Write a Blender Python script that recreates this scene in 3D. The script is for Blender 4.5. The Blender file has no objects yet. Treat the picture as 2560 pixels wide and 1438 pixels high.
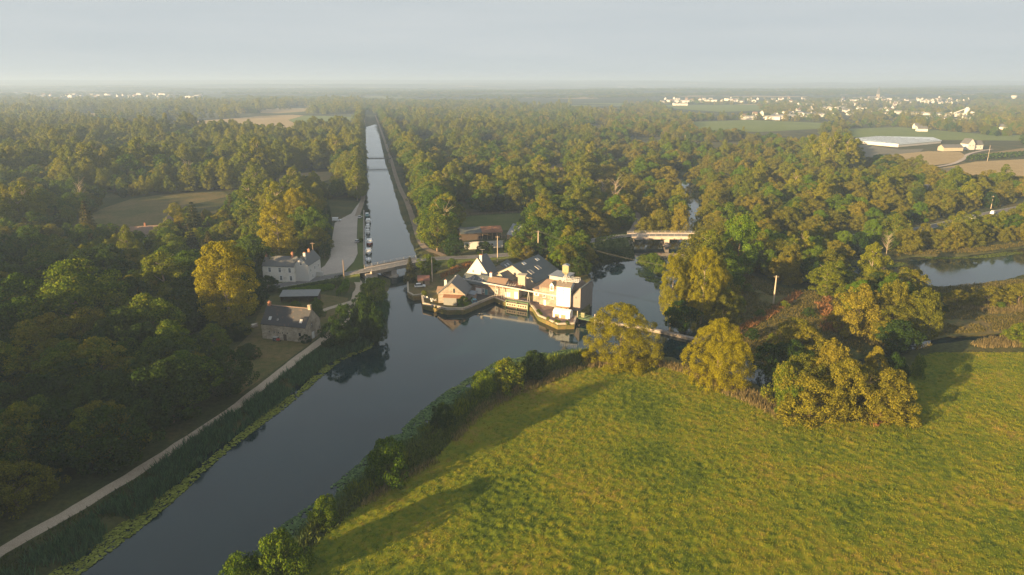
import bpy, bmesh, math, random
import numpy as np
from mathutils import Vector, Matrix

# ------------------------------------------------------------------ camera, sky, sun, exposure
scene = bpy.context.scene
COL = scene.collection
CAM_H = 76.0
F_PX = 1707.0                       # focal length for a 2560 px wide frame
PITCH = math.atan(514.0 / F_PX)
cam_d = bpy.data.cameras.new('camera')
cam_d.sensor_width = 36.0
cam_d.lens = 36.0 * F_PX / 2560.0
cam_d.clip_start = 1.0
cam_d.clip_end = 60000.0
cam = bpy.data.objects.new('camera', cam_d)
COL.objects.link(cam)
cam.location = (0, 0, CAM_H)
cam.rotation_euler = (math.radians(90) - PITCH, 0, 0)
scene.camera = cam

SUN_EL = math.radians(11.0)
TO_SUN = Vector((-0.76 * math.cos(SUN_EL), -0.65 * math.cos(SUN_EL), math.sin(SUN_EL))).normalized()
world = bpy.data.worlds.new('World')
scene.world = world
world.use_nodes = True
wn = world.node_tree.nodes
wl = world.node_tree.links
wn.clear()
w_out = wn.new('ShaderNodeOutputWorld')
w_bg = wn.new('ShaderNodeBackground')
w_sky = wn.new('ShaderNodeTexSky')
w_sky.sky_type = 'NISHITA'
w_sky.sun_disc = False
w_sky.sun_elevation = SUN_EL
w_sky.sun_rotation = math.atan2(TO_SUN.x, TO_SUN.y)
w_sky.altitude = 50
w_sky.air_density = 0.65
w_sky.dust_density = 1.2
w_sky.ozone_density = 0.6
w_bg.inputs['Strength'].default_value = 0.071
w_veil = wn.new('ShaderNodeMix'); w_veil.data_type = 'RGBA'      # thin even cloud veil
w_tc = wn.new('ShaderNodeTexCoord'); w_xyz = wn.new('ShaderNodeSeparateXYZ'); wl.new(w_tc.outputs['Generated'], w_xyz.inputs[0])
def w_math(op, a, b=None):
    q = wn.new('ShaderNodeMath'); q.operation = op
    for i, v in enumerate((a, b)):
        if v is None: continue
        if isinstance(v, (int, float)): q.inputs[i].default_value = v
        else: wl.new(v, q.inputs[i])
    return q.outputs[0]
# the veil is a thin even layer, so the line of sight through it shortens towards the zenith: 1 - exp(-tau / sin(elevation))
w_air = w_math('DIVIDE', -0.85, w_math('MAXIMUM', w_xyz.outputs[2], 0.02))
wl.new(w_math('SUBTRACT', 1.0, w_math('EXPONENT', w_air)), w_veil.inputs[0])
w_map = wn.new('ShaderNodeMapping'); w_map.inputs['Scale'].default_value = (1.5, 1.5, 16)      # faint uneven streaks in the veil
wl.new(w_tc.outputs['Generated'], w_map.inputs[0])
w_noi = wn.new('ShaderNodeTexNoise'); w_noi.inputs['Scale'].default_value = 2.2; w_noi.inputs['Detail'].default_value = 4
wl.new(w_map.outputs[0], w_noi.inputs['Vector'])
w_rmp = wn.new('ShaderNodeValToRGB'); wl.new(w_noi.outputs[0], w_rmp.inputs[0])
w_rmp.color_ramp.elements[0].position = 0.3; w_rmp.color_ramp.elements[1].position = 0.7
w_rmp.color_ramp.elements[0].color = (2.14, 2.36, 2.48, 1); w_rmp.color_ramp.elements[1].color = (2.34, 2.52, 2.6, 1)
wl.new(w_rmp.outputs[0], w_veil.inputs[7])
wl.new(w_sky.outputs[0], w_veil.inputs[6])
wl.new(w_veil.outputs[2], w_bg.inputs['Color'])
wl.new(w_bg.outputs[0], w_out.inputs['Surface'])

sun_d = bpy.data.lights.new('sun', 'SUN')
sun_d.energy = 5.0
sun_d.angle = math.radians(0.55)
sun_d.color = (1.0, 0.70, 0.35)
sun = bpy.data.objects.new('sun', sun_d)
COL.objects.link(sun)
sun.rotation_euler = TO_SUN.to_track_quat('Z', 'Y').to_euler()

scene.view_settings.view_transform = 'Standard'
scene.view_settings.look = 'None'
scene.view_settings.gamma = 1.0
scene.view_settings.exposure = 1.86
scene.view_settings.use_curve_mapping = False
scene.render.engine = 'CYCLES'
cy = scene.cycles
cy.use_denoising = True
cy.max_bounces = 6
cy.diffuse_bounces = 3
cy.glossy_bounces = 3
cy.transmission_bounces = 4
cy.volume_bounces = 1
cy.sample_clamp_indirect = 6.0

# ------------------------------------------------------------------ helpers
SP, CP = math.sin(PITCH), math.cos(PITCH)
def P(px, py, z=0.0):
    """the point of the place, at height z, that the photograph shows at (px, py)"""
    dx = (px - 1280.0) / F_PX
    dy = (719.0 - py) / F_PX
    yw = CP + dy * SP
    zw = -SP + dy * CP
    t = (z - CAM_H) / zw
    return Vector((dx * t, yw * t, z))
def PIX(x, y, z=0.0):
    w = z - CAM_H
    fwd = y * CP - w * SP
    v = y * SP + w * CP
    return 1280.0 + F_PX * x / fwd, 719.0 - F_PX * v / fwd
def ZTOP(b, py):
    """height at which a vertical line over ground point b reaches image row py"""
    dy = (719.0 - py) / F_PX
    return CAM_H + b[1] * (dy * CP - SP) / (CP + dy * SP)
def MPP(b):
    """metres per photograph pixel at ground point b"""
    return (b[1] * CP + CAM_H * SP) / F_PX

def tag(o, label=None, cat=None, group=None, kind=None):
    if label: o['label'] = label
    if cat: o['category'] = cat
    if group: o['group'] = group
    if kind: o['kind'] = kind
    return o
def link(o, parent=None):
    COL.objects.link(o)
    if parent is not None: o.parent = parent
    return o
def empty(name, loc, rz=0.0):
    o = bpy.data.objects.new(name, None)
    o.empty_display_size = 0.5
    o.location = loc
    o.rotation_euler = (0, 0, rz)
    return link(o)
def meshobj(name, verts, faces, mat=None, parent=None, smooth=False, mats=None, midx=None):
    me = bpy.data.meshes.new(name)
    me.from_pydata([tuple(v) for v in verts], [], faces)
    for m in (mats or ([mat] if mat else [])): me.materials.append(m)
    if midx is not None: me.polygons.foreach_set('material_index', midx)
    if smooth: me.polygons.foreach_set('use_smooth', [True] * len(me.polygons))
    me.update()
    return link(bpy.data.objects.new(name, me), parent)
def np_quads(name, V, mats, smooth=False, midx=None, k=4):
    """V: (n,k,3) array of separate polygons"""
    n = V.shape[0]
    me = bpy.data.meshes.new(name)
    me.vertices.add(n * k); me.loops.add(n * k); me.polygons.add(n)
    me.vertices.foreach_set('co', V.reshape(-1).astype(np.float32))
    me.loops.foreach_set('vertex_index', np.arange(n * k, dtype=np.int32))
    me.polygons.foreach_set('loop_start', np.arange(0, n * k, k, dtype=np.int32))
    me.polygons.foreach_set('loop_total', np.full(n, k, dtype=np.int32))
    if midx is not None: me.polygons.foreach_set('material_index', midx.astype(np.int32))
    for m in mats: me.materials.append(m)
    me.update(calc_edges=True)
    return me

class MB:
    """collects simple solids into one mesh"""
    def __init__(s): s.v = []; s.f = []
    def add(s, verts, faces):
        o = len(s.v)
        s.v += [tuple(q) for q in verts]
        s.f += [tuple(i + o for i in q) for q in faces]
        return s
    def box(s, x0, x1, y0, y1, z0, z1):
        v = [(x0,y0,z0),(x1,y0,z0),(x1,y1,z0),(x0,y1,z0),(x0,y0,z1),(x1,y0,z1),(x1,y1,z1),(x0,y1,z1)]
        return s.add(v, [(0,3,2,1),(4,5,6,7),(0,1,5,4),(1,2,6,5),(2,3,7,6),(3,0,4,7)])
    def hexa(s, b, t):
        """four bottom points and four top points, counter-clockwise seen from above"""
        return s.add(list(b) + list(t), [(0,3,2,1),(4,5,6,7),(0,1,5,4),(1,2,6,5),(2,3,7,6),(3,0,4,7)])
    def tube(s, a, b, r0, r1=None, n=8, caps=True):
        a = Vector(a); b = Vector(b); r1 = r0 if r1 is None else r1
        d = (b - a).normalized()
        u = d.orthogonal().normalized(); w = d.cross(u)
        vs = []
        for c, r in ((a, r0), (b, r1)):
            for i in range(n):
                t = 2 * math.pi * i / n
                vs.append(c + (u * math.cos(t) + w * math.sin(t)) * r)
        fs = [(i, (i + 1) % n, n + (i + 1) % n, n + i) for i in range(n)]
        if caps: fs += [tuple(range(n - 1, -1, -1)), tuple(range(n, 2 * n))]
        return s.add(vs, fs)
    def prism(s, poly, z0, z1):
        n = len(poly)
        a = sum(poly[i][0] * poly[(i + 1) % n][1] - poly[(i + 1) % n][0] * poly[i][1] for i in range(n))
        if a < 0: poly = poly[::-1]
        v = [(p[0], p[1], z0) for p in poly] + [(p[0], p[1], z1) for p in poly]
        return s.add(v, [tuple(range(n - 1, -1, -1)), tuple(range(n, 2 * n))] + [(i, (i + 1) % n, n + (i + 1) % n, n + i) for i in range(n)])
    def extr(s, prof, a, b, axis='y'):
        """profile of (u, z) extruded along the other horizontal axis from a to b"""
        n = len(prof)
        f = (lambda u, z, t: (u, t, z)) if axis == 'y' else (lambda u, z, t: (t, u, z))
        v = [f(u, z, a) for u, z in prof] + [f(u, z, b) for u, z in prof]
        return s.add(v, [tuple(range(n)), tuple(range(2 * n - 1, n - 1, -1))] + [(i, n + i, n + (i + 1) % n, (i + 1) % n) for i in range(n)])
    def build(s, name, mat, parent=None, smooth=False):
        o = meshobj(name, s.v, s.f, mat, parent, smooth)
        bm = bmesh.new(); bm.from_mesh(o.data)
        bmesh.ops.recalc_face_normals(bm, faces=bm.faces)
        bm.to_mesh(o.data); bm.free()
        return o

def wallrun(mb, pts, th, z0, z1, closed=False):
    """a wall of thickness th along a polyline (left side offset), mitred"""
    pts = [Vector((p[0], p[1], 0)) for p in pts]
    n = len(pts); off = []
    for i in range(n):
        d0 = (pts[i] - pts[i - 1]) if (i > 0 or closed) else (pts[1] - pts[0])
        d1 = (pts[(i + 1) % n] - pts[i]) if (i < n - 1 or closed) else (pts[i] - pts[i - 1])
        n0 = Vector((-d0.y, d0.x, 0)).normalized(); n1 = Vector((-d1.y, d1.x, 0)).normalized()
        m = (n0 + n1).normalized()
        off.append(m * (th / max(0.35, m.dot(n0))))
    rng_ = range(n if closed else n - 1)
    for i in rng_:
        j = (i + 1) % n
        q = [pts[i], pts[j], pts[j] + off[j], pts[i] + off[i]]
        mb.hexa([(p.x, p.y, z0) for p in q], [(p.x, p.y, z1) for p in q])

# value noise on arrays
def _hash(ix, iy, seed):
    h = (ix.astype(np.int64) * 374761393 + iy.astype(np.int64) * 668265263 + seed * 1442695041) & 0x7fffffff
    h = ((h ^ (h >> 13)) * 1274126177) & 0x7fffffff
    return ((h ^ (h >> 16)) & 0xffff) / 65535.0
def vnoise(x, y, seed=0):
    x = np.asarray(x, float); y = np.asarray(y, float)
    ix = np.floor(x); iy = np.floor(y)
    fx = x - ix; fy = y - iy
    fx = fx * fx * (3 - 2 * fx); fy = fy * fy * (3 - 2 * fy)
    a = _hash(ix, iy, seed); b = _hash(ix + 1, iy, seed); c = _hash(ix, iy + 1, seed); d = _hash(ix + 1, iy + 1, seed)
    return (a * (1 - fx) + b * fx) * (1 - fy) + (c * (1 - fx) + d * fx) * fy
def fbm(x, y, seed=0, o=3):
    s = 0; a = 0.5; t = 0
    for i in range(o):
        s = s + a * vnoise(x * 2 ** i, y * 2 ** i, seed + i * 17); t += a; a *= 0.5
    return s / t
def inpoly(x, y, poly):
    r = np.zeros(np.shape(x), bool)
    n = len(poly)
    for i in range(n):
        x0, y0 = poly[i][0], poly[i][1]; x1, y1 = poly[(i + 1) % n][0], poly[(i + 1) % n][1]
        if y0 == y1: continue
        c = ((y0 > y) != (y1 > y)) & (x < (x1 - x0) * (y - y0) / (y1 - y0) + x0)
        r ^= c
    return r
def distline(x, y, pts, closed=False):
    d = np.full(np.shape(x), 1e9)
    n = len(pts)
    for i in range(n if closed else n - 1):
        x0, y0 = pts[i][0], pts[i][1]; x1, y1 = pts[(i + 1) % n][0], pts[(i + 1) % n][1]
        dx, dy = x1 - x0, y1 - y0
        L = dx * dx + dy * dy + 1e-9
        t = np.clip(((x - x0) * dx + (y - y0) * dy) / L, 0, 1)
        d = np.minimum(d, np.hypot(x - x0 - t * dx, y - y0 - t * dy))
    return d

# ------------------------------------------------------------------ materials
def newmat(name):
    m = bpy.data.materials.new(name); m.use_nodes = True
    nt = m.node_tree
    return m, nt, nt.nodes['Principled BSDF'], nt.nodes, nt.links
def ramp(N, L, src, stops):
    r = N.new('ShaderNodeValToRGB')
    e = r.color_ramp.elements
    while len(e) < len(stops): e.new(0.5)
    for i, (p, c) in enumerate(stops):
        e[i].position = p; e[i].color = (c[0], c[1], c[2], 1)
    L.new(src, r.inputs[0])
    return r
def noise(N, L, scale, vec=None, detail=4, rough=0.55, dist=0.0):
    t = N.new('ShaderNodeTexNoise')
    t.inputs['Scale'].default_value = scale
    t.inputs['Detail'].default_value = detail
    t.inputs['Roughness'].default_value = rough
    t.inputs['Distortion'].default_value = dist
    if vec is not None: L.new(vec, t.inputs['Vector'])
    return t
def mixc(N, L, fac, a, b, mode='MIX'):
    m = N.new('ShaderNodeMix'); m.data_type = 'RGBA'; m.blend_type = mode
    for sock, val in ((0, fac), (6, a), (7, b)):
        if isinstance(val, (int, float)): m.inputs[sock].default_value = val
        elif isinstance(val, tuple): m.inputs[sock].default_value = (*val[:3], 1)
        else: L.new(val, m.inputs[sock])
    return m.outputs[2]
def bump(N, L, h, strength, dist, bsdf):
    b = N.new('ShaderNodeBump')
    b.inputs['Strength'].default_value = strength
    b.inputs['Distance'].default_value = dist
    L.new(h, b.inputs['Height']); L.new(b.outputs[0], bsdf.inputs['Normal'])
def plain(name, c, rough=0.7, var=0.25, scale=1.5, metal=0.0, bmp=0.3, bdist=0.03, dirt=None, spec=0.3):
    """painted or weathered surface: two scales of mottling round one colour"""
    m, nt, B, N, L = newmat(name)
    tc = N.new('ShaderNodeTexCoord')
    n1 = noise(N, L, scale, tc.outputs['Object'], 5)
    n2 = noise(N, L, scale * 9, tc.outputs['Object'], 3)
    lo = tuple(q * (1 - var) for q in c); hi = tuple(min(1, q * (1 + var)) for q in c)
    r1 = ramp(N, L, n1.outputs[0], [(0.3, lo), (0.7, hi)])
    col = mixc(N, L, 0.35, r1.outputs[0], ramp(N, L, n2.outputs[0], [(0.35, lo), (0.65, hi)]).outputs[0])
    if dirt:
        n3 = noise(N, L, scale * 0.6, tc.outputs['Object'], 6, 0.7)
        f = ramp(N, L, n3.outputs[0], [(0.5, (0, 0, 0)), (0.68, (1, 1, 1))])
        col = mixc(N, L, f.outputs[0], col, dirt)
    L.new(col, B.inputs['Base Color'])
    B.inputs['Roughness'].default_value = rough
    B.inputs['Metallic'].default_value = metal
    B.inputs['Specular IOR Level'].default_value = spec
    if bmp: bump(N, L, n2.outputs[0], bmp, bdist, B)
    return m
def stone(name, c1, c2, mortar, scale=2.2):
    m, nt, B, N, L = newmat(name)
    tc = N.new('ShaderNodeTexCoord')
    mp = N.new('ShaderNodeMapping'); mp.inputs['Scale'].default_value = (1, 1, 1.8)
    L.new(tc.outputs['Object'], mp.inputs[0])
    v = N.new('ShaderNodeTexVoronoi'); v.inputs['Scale'].default_value = scale
    L.new(mp.outputs[0], v.inputs['Vector'])
    ve = N.new('ShaderNodeTexVoronoi'); ve.feature = 'DISTANCE_TO_EDGE'; ve.inputs['Scale'].default_value = scale
    L.new(mp.outputs[0], ve.inputs['Vector'])
    sep = N.new('ShaderNodeSeparateColor'); L.new(v.outputs['Color'], sep.inputs[0])
    r = ramp(N, L, sep.outputs[0], [(0.0, c1), (0.6, c2), (1.0, tuple(q * 0.6 for q in c1))])
    e = ramp(N, L, ve.outputs['Distance'], [(0.02, (0, 0, 0)), (0.09, (1, 1, 1))])
    col = mixc(N, L, e.outputs[0], mortar, r.outputs[0])
    n1 = noise(N, L, 0.5, tc.outputs['Object'], 5)
    d = ramp(N, L, n1.outputs[0], [(0.35, (0.62, 0.6, 0.56)), (0.65, (1.1, 1.08, 1.05))])
    L.new(mixc(N, L, 1.0, col, d.outputs[0], 'MULTIPLY'), B.inputs['Base Color'])
    B.inputs['Roughness'].default_value = 0.9
    bump(N, L, e.outputs[0], 0.6, 0.04, B)
    return m
def slate(name, c, moss, amount=0.5, rows=3.5):
    m, nt, B, N, L = newmat(name)
    tc = N.new('ShaderNodeTexCoord')
    n1 = noise(N, L, 0.7, tc.outputs['Object'], 6, 0.65)
    n2 = noise(N, L, 7.0, tc.outputs['Object'], 2)
    base = ramp(N, L, n2.outputs[0], [(0.3, tuple(q * 0.7 for q in c)), (0.7, tuple(q * 1.35 for q in c))])
    f = ramp(N, L, n1.outputs[0], [(amount, (0, 0, 0)), (amount + 0.16, (1, 1, 1))])
    L.new(mixc(N, L, f.outputs[0], base.outputs[0], moss), B.inputs['Base Color'])
    B.inputs['Roughness'].default_value = 0.62
    w = N.new('ShaderNodeTexWave'); w.bands_direction = 'Z'; w.wave_profile = 'SAW'; w.inputs['Scale'].default_value = rows / 2
    w.inputs['Distortion'].default_value = 0.6
    L.new(tc.outputs['Object'], w.inputs[0])
    bump(N, L, w.outputs[1], 0.35, 0.05, B)
    return m
def corrugated(name, c, scale, axis='X', rough=0.55, metal=0.0, stain=(0.3, 0.25, 0.2)):
    m, nt, B, N, L = newmat(name)
    tc = N.new('ShaderNodeTexCoord')
    w = N.new('ShaderNodeTexWave'); w.bands_direction = axis; w.inputs['Scale'].default_value = scale
    L.new(tc.outputs['Object'], w.inputs[0])
    n1 = noise(N, L, 0.8, tc.outputs['Object'], 6, 0.7)
    f = ramp(N, L, n1.outputs[0], [(0.45, (0, 0, 0)), (0.8, (0.8, 0.8, 0.8))])
    r = ramp(N, L, w.outputs[1], [(0.0, tuple(q * 0.82 for q in c)), (0.5, c)])
    L.new(mixc(N, L, f.outputs[0], r.outputs[0], stain), B.inputs['Base Color'])
    B.inputs['Roughness'].default_value = rough; B.inputs['Metallic'].default_value = metal
    bump(N, L, w.outputs[1], 0.5, 0.05, B)
    return m
def glass(name='window_glass', c=(0.02, 0.025, 0.03)):
    m, nt, B, N, L = newmat(name)
    tc = N.new('ShaderNodeTexCoord')
    n1 = noise(N, L, 0.9, tc.outputs['Object'], 2)
    r = ramp(N, L, n1.outputs[0], [(0.3, c), (0.7, tuple(q * 2 for q in c))])
    L.new(r.outputs[0], B.inputs['Base Color'])
    B.inputs['Roughness'].default_value = 0.06
    B.inputs['Specular IOR Level'].default_value = 0.7
    return m
def leafmat(name, cols, transl=0.35, isl=0.35):
    """foliage: hue changes from tree to tree, from clump to clump and from leaf to leaf"""
    m, nt, B, N, L = newmat(name)
    N.remove(B)
    out = N['Material Output']
    oi = N.new('ShaderNodeObjectInfo')
    ge = N.new('ShaderNodeNewGeometry')
    tc = N.new('ShaderNodeTexCoord')
    n1 = noise(N, L, 5.0, tc.outputs['Object'], 2)
    a = N.new('ShaderNodeMath'); a.operation = 'MULTIPLY_ADD'; a.inputs[1].default_value = 0.55
    L.new(oi.outputs['Random'], a.inputs[0])
    b = N.new('ShaderNodeMath'); b.operation = 'MULTIPLY_ADD'; b.inputs[1].default_value = 0.55; b.inputs[2].default_value = -0.14
    L.new(n1.outputs[0], b.inputs[0])
    c = N.new('ShaderNodeMath'); c.operation = 'MULTIPLY_ADD'; c.inputs[1].default_value = isl
    L.new(ge.outputs['Random Per Island'], c.inputs[0]); L.new(b.outputs[0], c.inputs[2])
    L.new(c.outputs[0], a.inputs[2])
    k = len(cols)
    r = ramp(N, L, a.outputs[0], [(0.1 + 0.85 * i / (k - 1), q) for i, q in enumerate(cols)])
    # brightness differs from leaf to leaf
    h = N.new('ShaderNodeMapRange'); h.inputs[3].default_value = 0.6; h.inputs[4].default_value = 1.3
    L.new(ge.outputs['Random Per Island'], h.inputs[0])
    col = mixc(N, L, 1.0, r.outputs[0], h.outputs[0], 'MULTIPLY')
    d = N.new('ShaderNodeBsdfDiffuse'); t = N.new('ShaderNodeBsdfTranslucent')
    L.new(col, d.inputs[0])
    tcol = mixc(N, L, 1.0, col, (1.25, 1.15, 0.5), 'MULTIPLY')
    L.new(tcol, t.inputs[0])
    mx = N.new('ShaderNodeMixShader'); mx.inputs[0].default_value = transl
    L.new(d.outputs[0], mx.inputs[1]); L.new(t.outputs[0], mx.inputs[2])
    L.new(mx.outputs[0], out.inputs[0])
    return m

M = {}
M['stone'] = stone('granite_rubble', (0.5, 0.42, 0.32), (0.38, 0.32, 0.25), (0.45, 0.39, 0.31), 2.4)
M['stone_pink'] = stone('pink_granite_wall', (0.36, 0.29, 0.235), (0.29, 0.235, 0.19), (0.33, 0.28, 0.235), 2.2)
M['stone_dark'] = stone('dark_stone_wall', (0.27, 0.23, 0.19), (0.2, 0.18, 0.16), (0.26, 0.23, 0.2), 2.0)
M['quay'] = plain('quay_concrete', (0.36, 0.31, 0.26), 0.9, 0.25, 0.6, dirt=(0.13, 0.11, 0.09))
M['render'] = plain('white_render', (0.56, 0.53, 0.49), 0.9, 0.06, 0.5)
M['cream_render'] = plain('cream_render', (0.78, 0.72, 0.63), 0.9, 0.08, 0.6, dirt=(0.58, 0.52, 0.45))
M['drab_render'] = plain('drab_render', (0.4, 0.35, 0.29), 0.9, 0.12, 0.6, dirt=(0.3, 0.26, 0.22))
M['beige_render'] = plain('beige_render', (0.4, 0.34, 0.26), 0.9, 0.12, 0.6)
M['grey_render'] = plain('grey_render', (0.27, 0.225, 0.2), 0.9, 0.12, 0.6)
M['concrete'] = plain('bridge_concrete', (0.46, 0.39, 0.33), 0.9, 0.15, 0.5, dirt=(0.28, 0.23, 0.2))
M['slate'] = slate('grey_slate', (0.105, 0.105, 0.1), (0.12, 0.1, 0.07), 0.62)
M['slate_moss'] = slate('mossy_slate', (0.035, 0.034, 0.036), (0.16, 0.09, 0.05), 0.58)
M['slate_dark'] = slate('dark_sheet_roof', (0.078, 0.088, 0.082), (0.09, 0.085, 0.075), 0.6)
M['tile_brown'] = slate('brown_tile', (0.19, 0.125, 0.085), (0.12, 0.11, 0.07), 0.55)
M['tile_red'] = slate('red_tile', (0.24, 0.1, 0.06), (0.16, 0.1, 0.07), 0.55)
M['brick'] = plain('chimney_brick', (0.36, 0.17, 0.1), 0.9, 0.25, 3)
M['pot'] = plain('chimney_pot_clay', (0.42, 0.17, 0.1), 0.85, 0.15, 4)
M['zinc'] = corrugated('zinc_sheet', (0.2, 0.22, 0.25), 2.0, 'X', 0.5, 0.2, (0.3, 0.3, 0.3))
M['corr_white'] = corrugated('white_cladding', (0.45, 0.42, 0.36), 1.4, 'X', 0.6, 0.0, (0.5, 0.43, 0.34))
M['corr_grey'] = corrugated('grey_cladding', (0.2, 0.2, 0.19), 1.6, 'X', 0.6, 0.0, (0.27, 0.25, 0.22))
M['silo'] = plain('silo_panel', (0.66, 0.68, 0.67), 0.6, 0.1, 0.8, dirt=(0.56, 0.54, 0.48))
M['silo_dark'] = plain('silo_seam', (0.2, 0.16, 0.12), 0.8, 0.2, 1.0)
M['rust'] = plain('rusty_sheet', (0.25, 0.12, 0.065), 0.85, 0.3, 1.5)
M['wood'] = plain('weathered_wood', (0.3, 0.22, 0.15), 0.85, 0.3, 2.5)
M['wood_dark'] = plain('dark_wood', (0.09, 0.065, 0.045), 0.9, 0.3, 2.5)
M['white'] = plain('white_paint', (0.78, 0.76, 0.72), 0.55, 0.05, 1.0)
M['tarp'] = plain('white_tarpaulin', (0.66, 0.66, 0.67), 0.6, 0.04, 0.8)
M['green_metal'] = plain('green_painted_steel', (0.11, 0.17, 0.08), 0.55, 0.25, 2.0)
M['olive_metal'] = plain('olive_painted_steel', (0.27, 0.25, 0.14), 0.6, 0.2, 1.5)
M['steel'] = plain('galvanised_steel', (0.45, 0.43, 0.4), 0.5, 0.15, 2.0, 0.3)
M['dark_metal'] = plain('dark_metal', (0.05, 0.05, 0.05), 0.55, 0.2, 2.0)
M['rubber'] = plain('tyre_rubber', (0.02, 0.02, 0.02), 0.85, 0.2, 3.0)
M['glass'] = glass()
M['skylight'] = plain('skylight_panel', (0.5, 0.5, 0.49), 0.35, 0.1, 1.0)
M['skylight_dull'] = plain('dull_skylight_panel', (0.19, 0.17, 0.16), 0.5, 0.12, 1.0)
M['pole'] = plain('pole_concrete', (0.42, 0.34, 0.26), 0.85, 0.15, 1.2)
M['pole_wood'] = plain('pole_wood', (0.24, 0.17, 0.11), 0.9, 0.25, 2.0)
M['bark'] = plain('tree_bark', (0.2, 0.145, 0.095), 0.95, 0.35, 2.5)
M['bark_pale'] = plain('pale_tree_bark', (0.3, 0.24, 0.17), 0.95, 0.3, 2.5)
M['car_white'] = plain('white_car_paint', (0.75, 0.74, 0.72), 0.25, 0.03, 1, bmp=0, spec=0.5)
M['car_grey'] = plain('silver_car_paint', (0.5, 0.49, 0.48), 0.3, 0.04, 1, bmp=0, spec=0.5)
M['car_blue'] = plain('blue_car_paint', (0.07, 0.22, 0.3), 0.3, 0.05, 1, bmp=0, spec=0.5)
M['red_paint'] = plain('red_paint', (0.45, 0.07, 0.045), 0.45, 0.1, 1.5)
M['teal_paint'] = plain('teal_paint', (0.13, 0.27, 0.27), 0.45, 0.1, 1.5)
M['tape_grey'] = plain('roof_felt', (0.2, 0.165, 0.13), 0.8, 0.2, 1.0)
M['greenhouse'] = plain('greenhouse_film', (0.58, 0.63, 0.64), 0.35, 0.05, 0.05, bmp=0.1)
M['paving'] = plain('terrace_paving', (0.2, 0.13, 0.105), 0.9, 0.25, 0.5, dirt=(0.15, 0.11, 0.09))
M['asphalt_yard'] = plain('dark_yard', (0.075, 0.065, 0.06), 0.92, 0.2, 0.4)
M['coping'] = plain('pale_coping', (0.44, 0.36, 0.27), 0.85, 0.12, 0.8)

def groundmat(name, stops, s1=0.05, s2=0.9, s3=6.0, b=0.6, bd=0.25, rough=0.95, sp=0.26):
    m, nt, B, N, L = newmat(name)
    ge = N.new('ShaderNodeNewGeometry')
    n1 = noise(N, L, s1, ge.outputs['Position'], 6, 0.6, 0.4)
    n2 = noise(N, L, s2, ge.outputs['Position'], 5, 0.65)
    n3 = noise(N, L, s3, ge.outputs['Position'], 3)
    a = N.new('ShaderNodeMath'); a.operation = 'MULTIPLY_ADD'; a.inputs[1].default_value = 0.5
    L.new(n2.outputs[0], a.inputs[0])
    h = N.new('ShaderNodeMath'); h.operation = 'MULTIPLY'; h.inputs[1].default_value = 0.5
    L.new(n1.outputs[0], h.inputs[0]); L.new(h.outputs[0], a.inputs[2])
    r = ramp(N, L, a.outputs[0], stops)
    v = ramp(N, L, n3.outputs[0], [(0.3, (1 - sp, 1 - sp, 1 - sp)), (0.7, (1 + sp, 1 + sp, 1 + sp))])
    L.new(mixc(N, L, 1.0, r.outputs[0], v.outputs[0], 'MULTIPLY'), B.inputs['Base Color'])
    B.inputs['Roughness'].default_value = rough
    B.inputs['Specular IOR Level'].default_value = 0.1
    bump(N, L, n2.outputs[0], b, bd, B)
    return m
M['meadow'] = groundmat('meadow_grass', [(0.37, (0.055, 0.08, 0.007)), (0.44, (0.095, 0.125, 0.008)), (0.5, (0.14, 0.152, 0.009)), (0.56, (0.172, 0.16, 0.011)), (0.64, (0.22, 0.155, 0.03))], 0.05, 0.7, 7.0, 0.5, 0.2, sp=0.12)
M['field_green'] = groundmat('crop_green', [(0.35, (0.11, 0.15, 0.03)), (0.65, (0.17, 0.2, 0.05))], 0.01, 0.08, 0.7, 0.2, 0.1)
M['field_tan'] = groundmat('stubble_field', [(0.35, (0.3, 0.22, 0.1)), (0.65, (0.4, 0.3, 0.15))], 0.01, 0.08, 0.7, 0.2, 0.1)
M['field_brown'] = groundmat('dry_pasture', [(0.35, (0.2, 0.15, 0.065)), (0.5, (0.25, 0.18, 0.085)), (0.65, (0.17, 0.16, 0.05))], 0.03, 0.2, 1.2, 0.3, 0.2)
M['field_grey'] = groundmat('bare_soil_field', [(0.35, (0.15, 0.14, 0.1)), (0.65, (0.2, 0.18, 0.13))], 0.02, 0.1, 0.8, 0.2, 0.1)
M['rough_grass'] = groundmat('rough_pasture', [(0.3, (0.06, 0.07, 0.02)), (0.46, (0.1, 0.095, 0.03)), (0.6, (0.17, 0.12, 0.05)), (0.75, (0.2, 0.13, 0.06))], 0.04, 0.5, 4.0, 0.8, 0.3)
M['verge'] = groundmat('mown_verge', [(0.3, (0.06, 0.085, 0.018)), (0.55, (0.1, 0.115, 0.03)), (0.72, (0.16, 0.13, 0.055))], 0.08, 0.7, 5.0, 0.6, 0.15)
M['gravel'] = groundmat('pale_gravel', [(0.3, (0.36, 0.3, 0.25)), (0.7, (0.5, 0.43, 0.36))], 0.06, 0.5, 8.0, 0.25, 0.05)
M['dust_path'] = groundmat('sandy_path', [(0.3, (0.36, 0.28, 0.2)), (0.7, (0.47, 0.38, 0.28))], 0.1, 0.8, 8.0, 0.25, 0.05)
M['track'] = groundmat('earth_track', [(0.3, (0.2, 0.155, 0.11)), (0.7, (0.32, 0.25, 0.18))], 0.1, 0.8, 6.0, 0.3, 0.06)
M['asphalt'] = groundmat('worn_asphalt', [(0.3, (0.13, 0.12, 0.115)), (0.7, (0.2, 0.185, 0.17))], 0.08, 0.8, 9.0, 0.2, 0.03)
M['road_paint'] = plain('road_paint', (0.62, 0.6, 0.56), 0.7, 0.12, 0.8)
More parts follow.
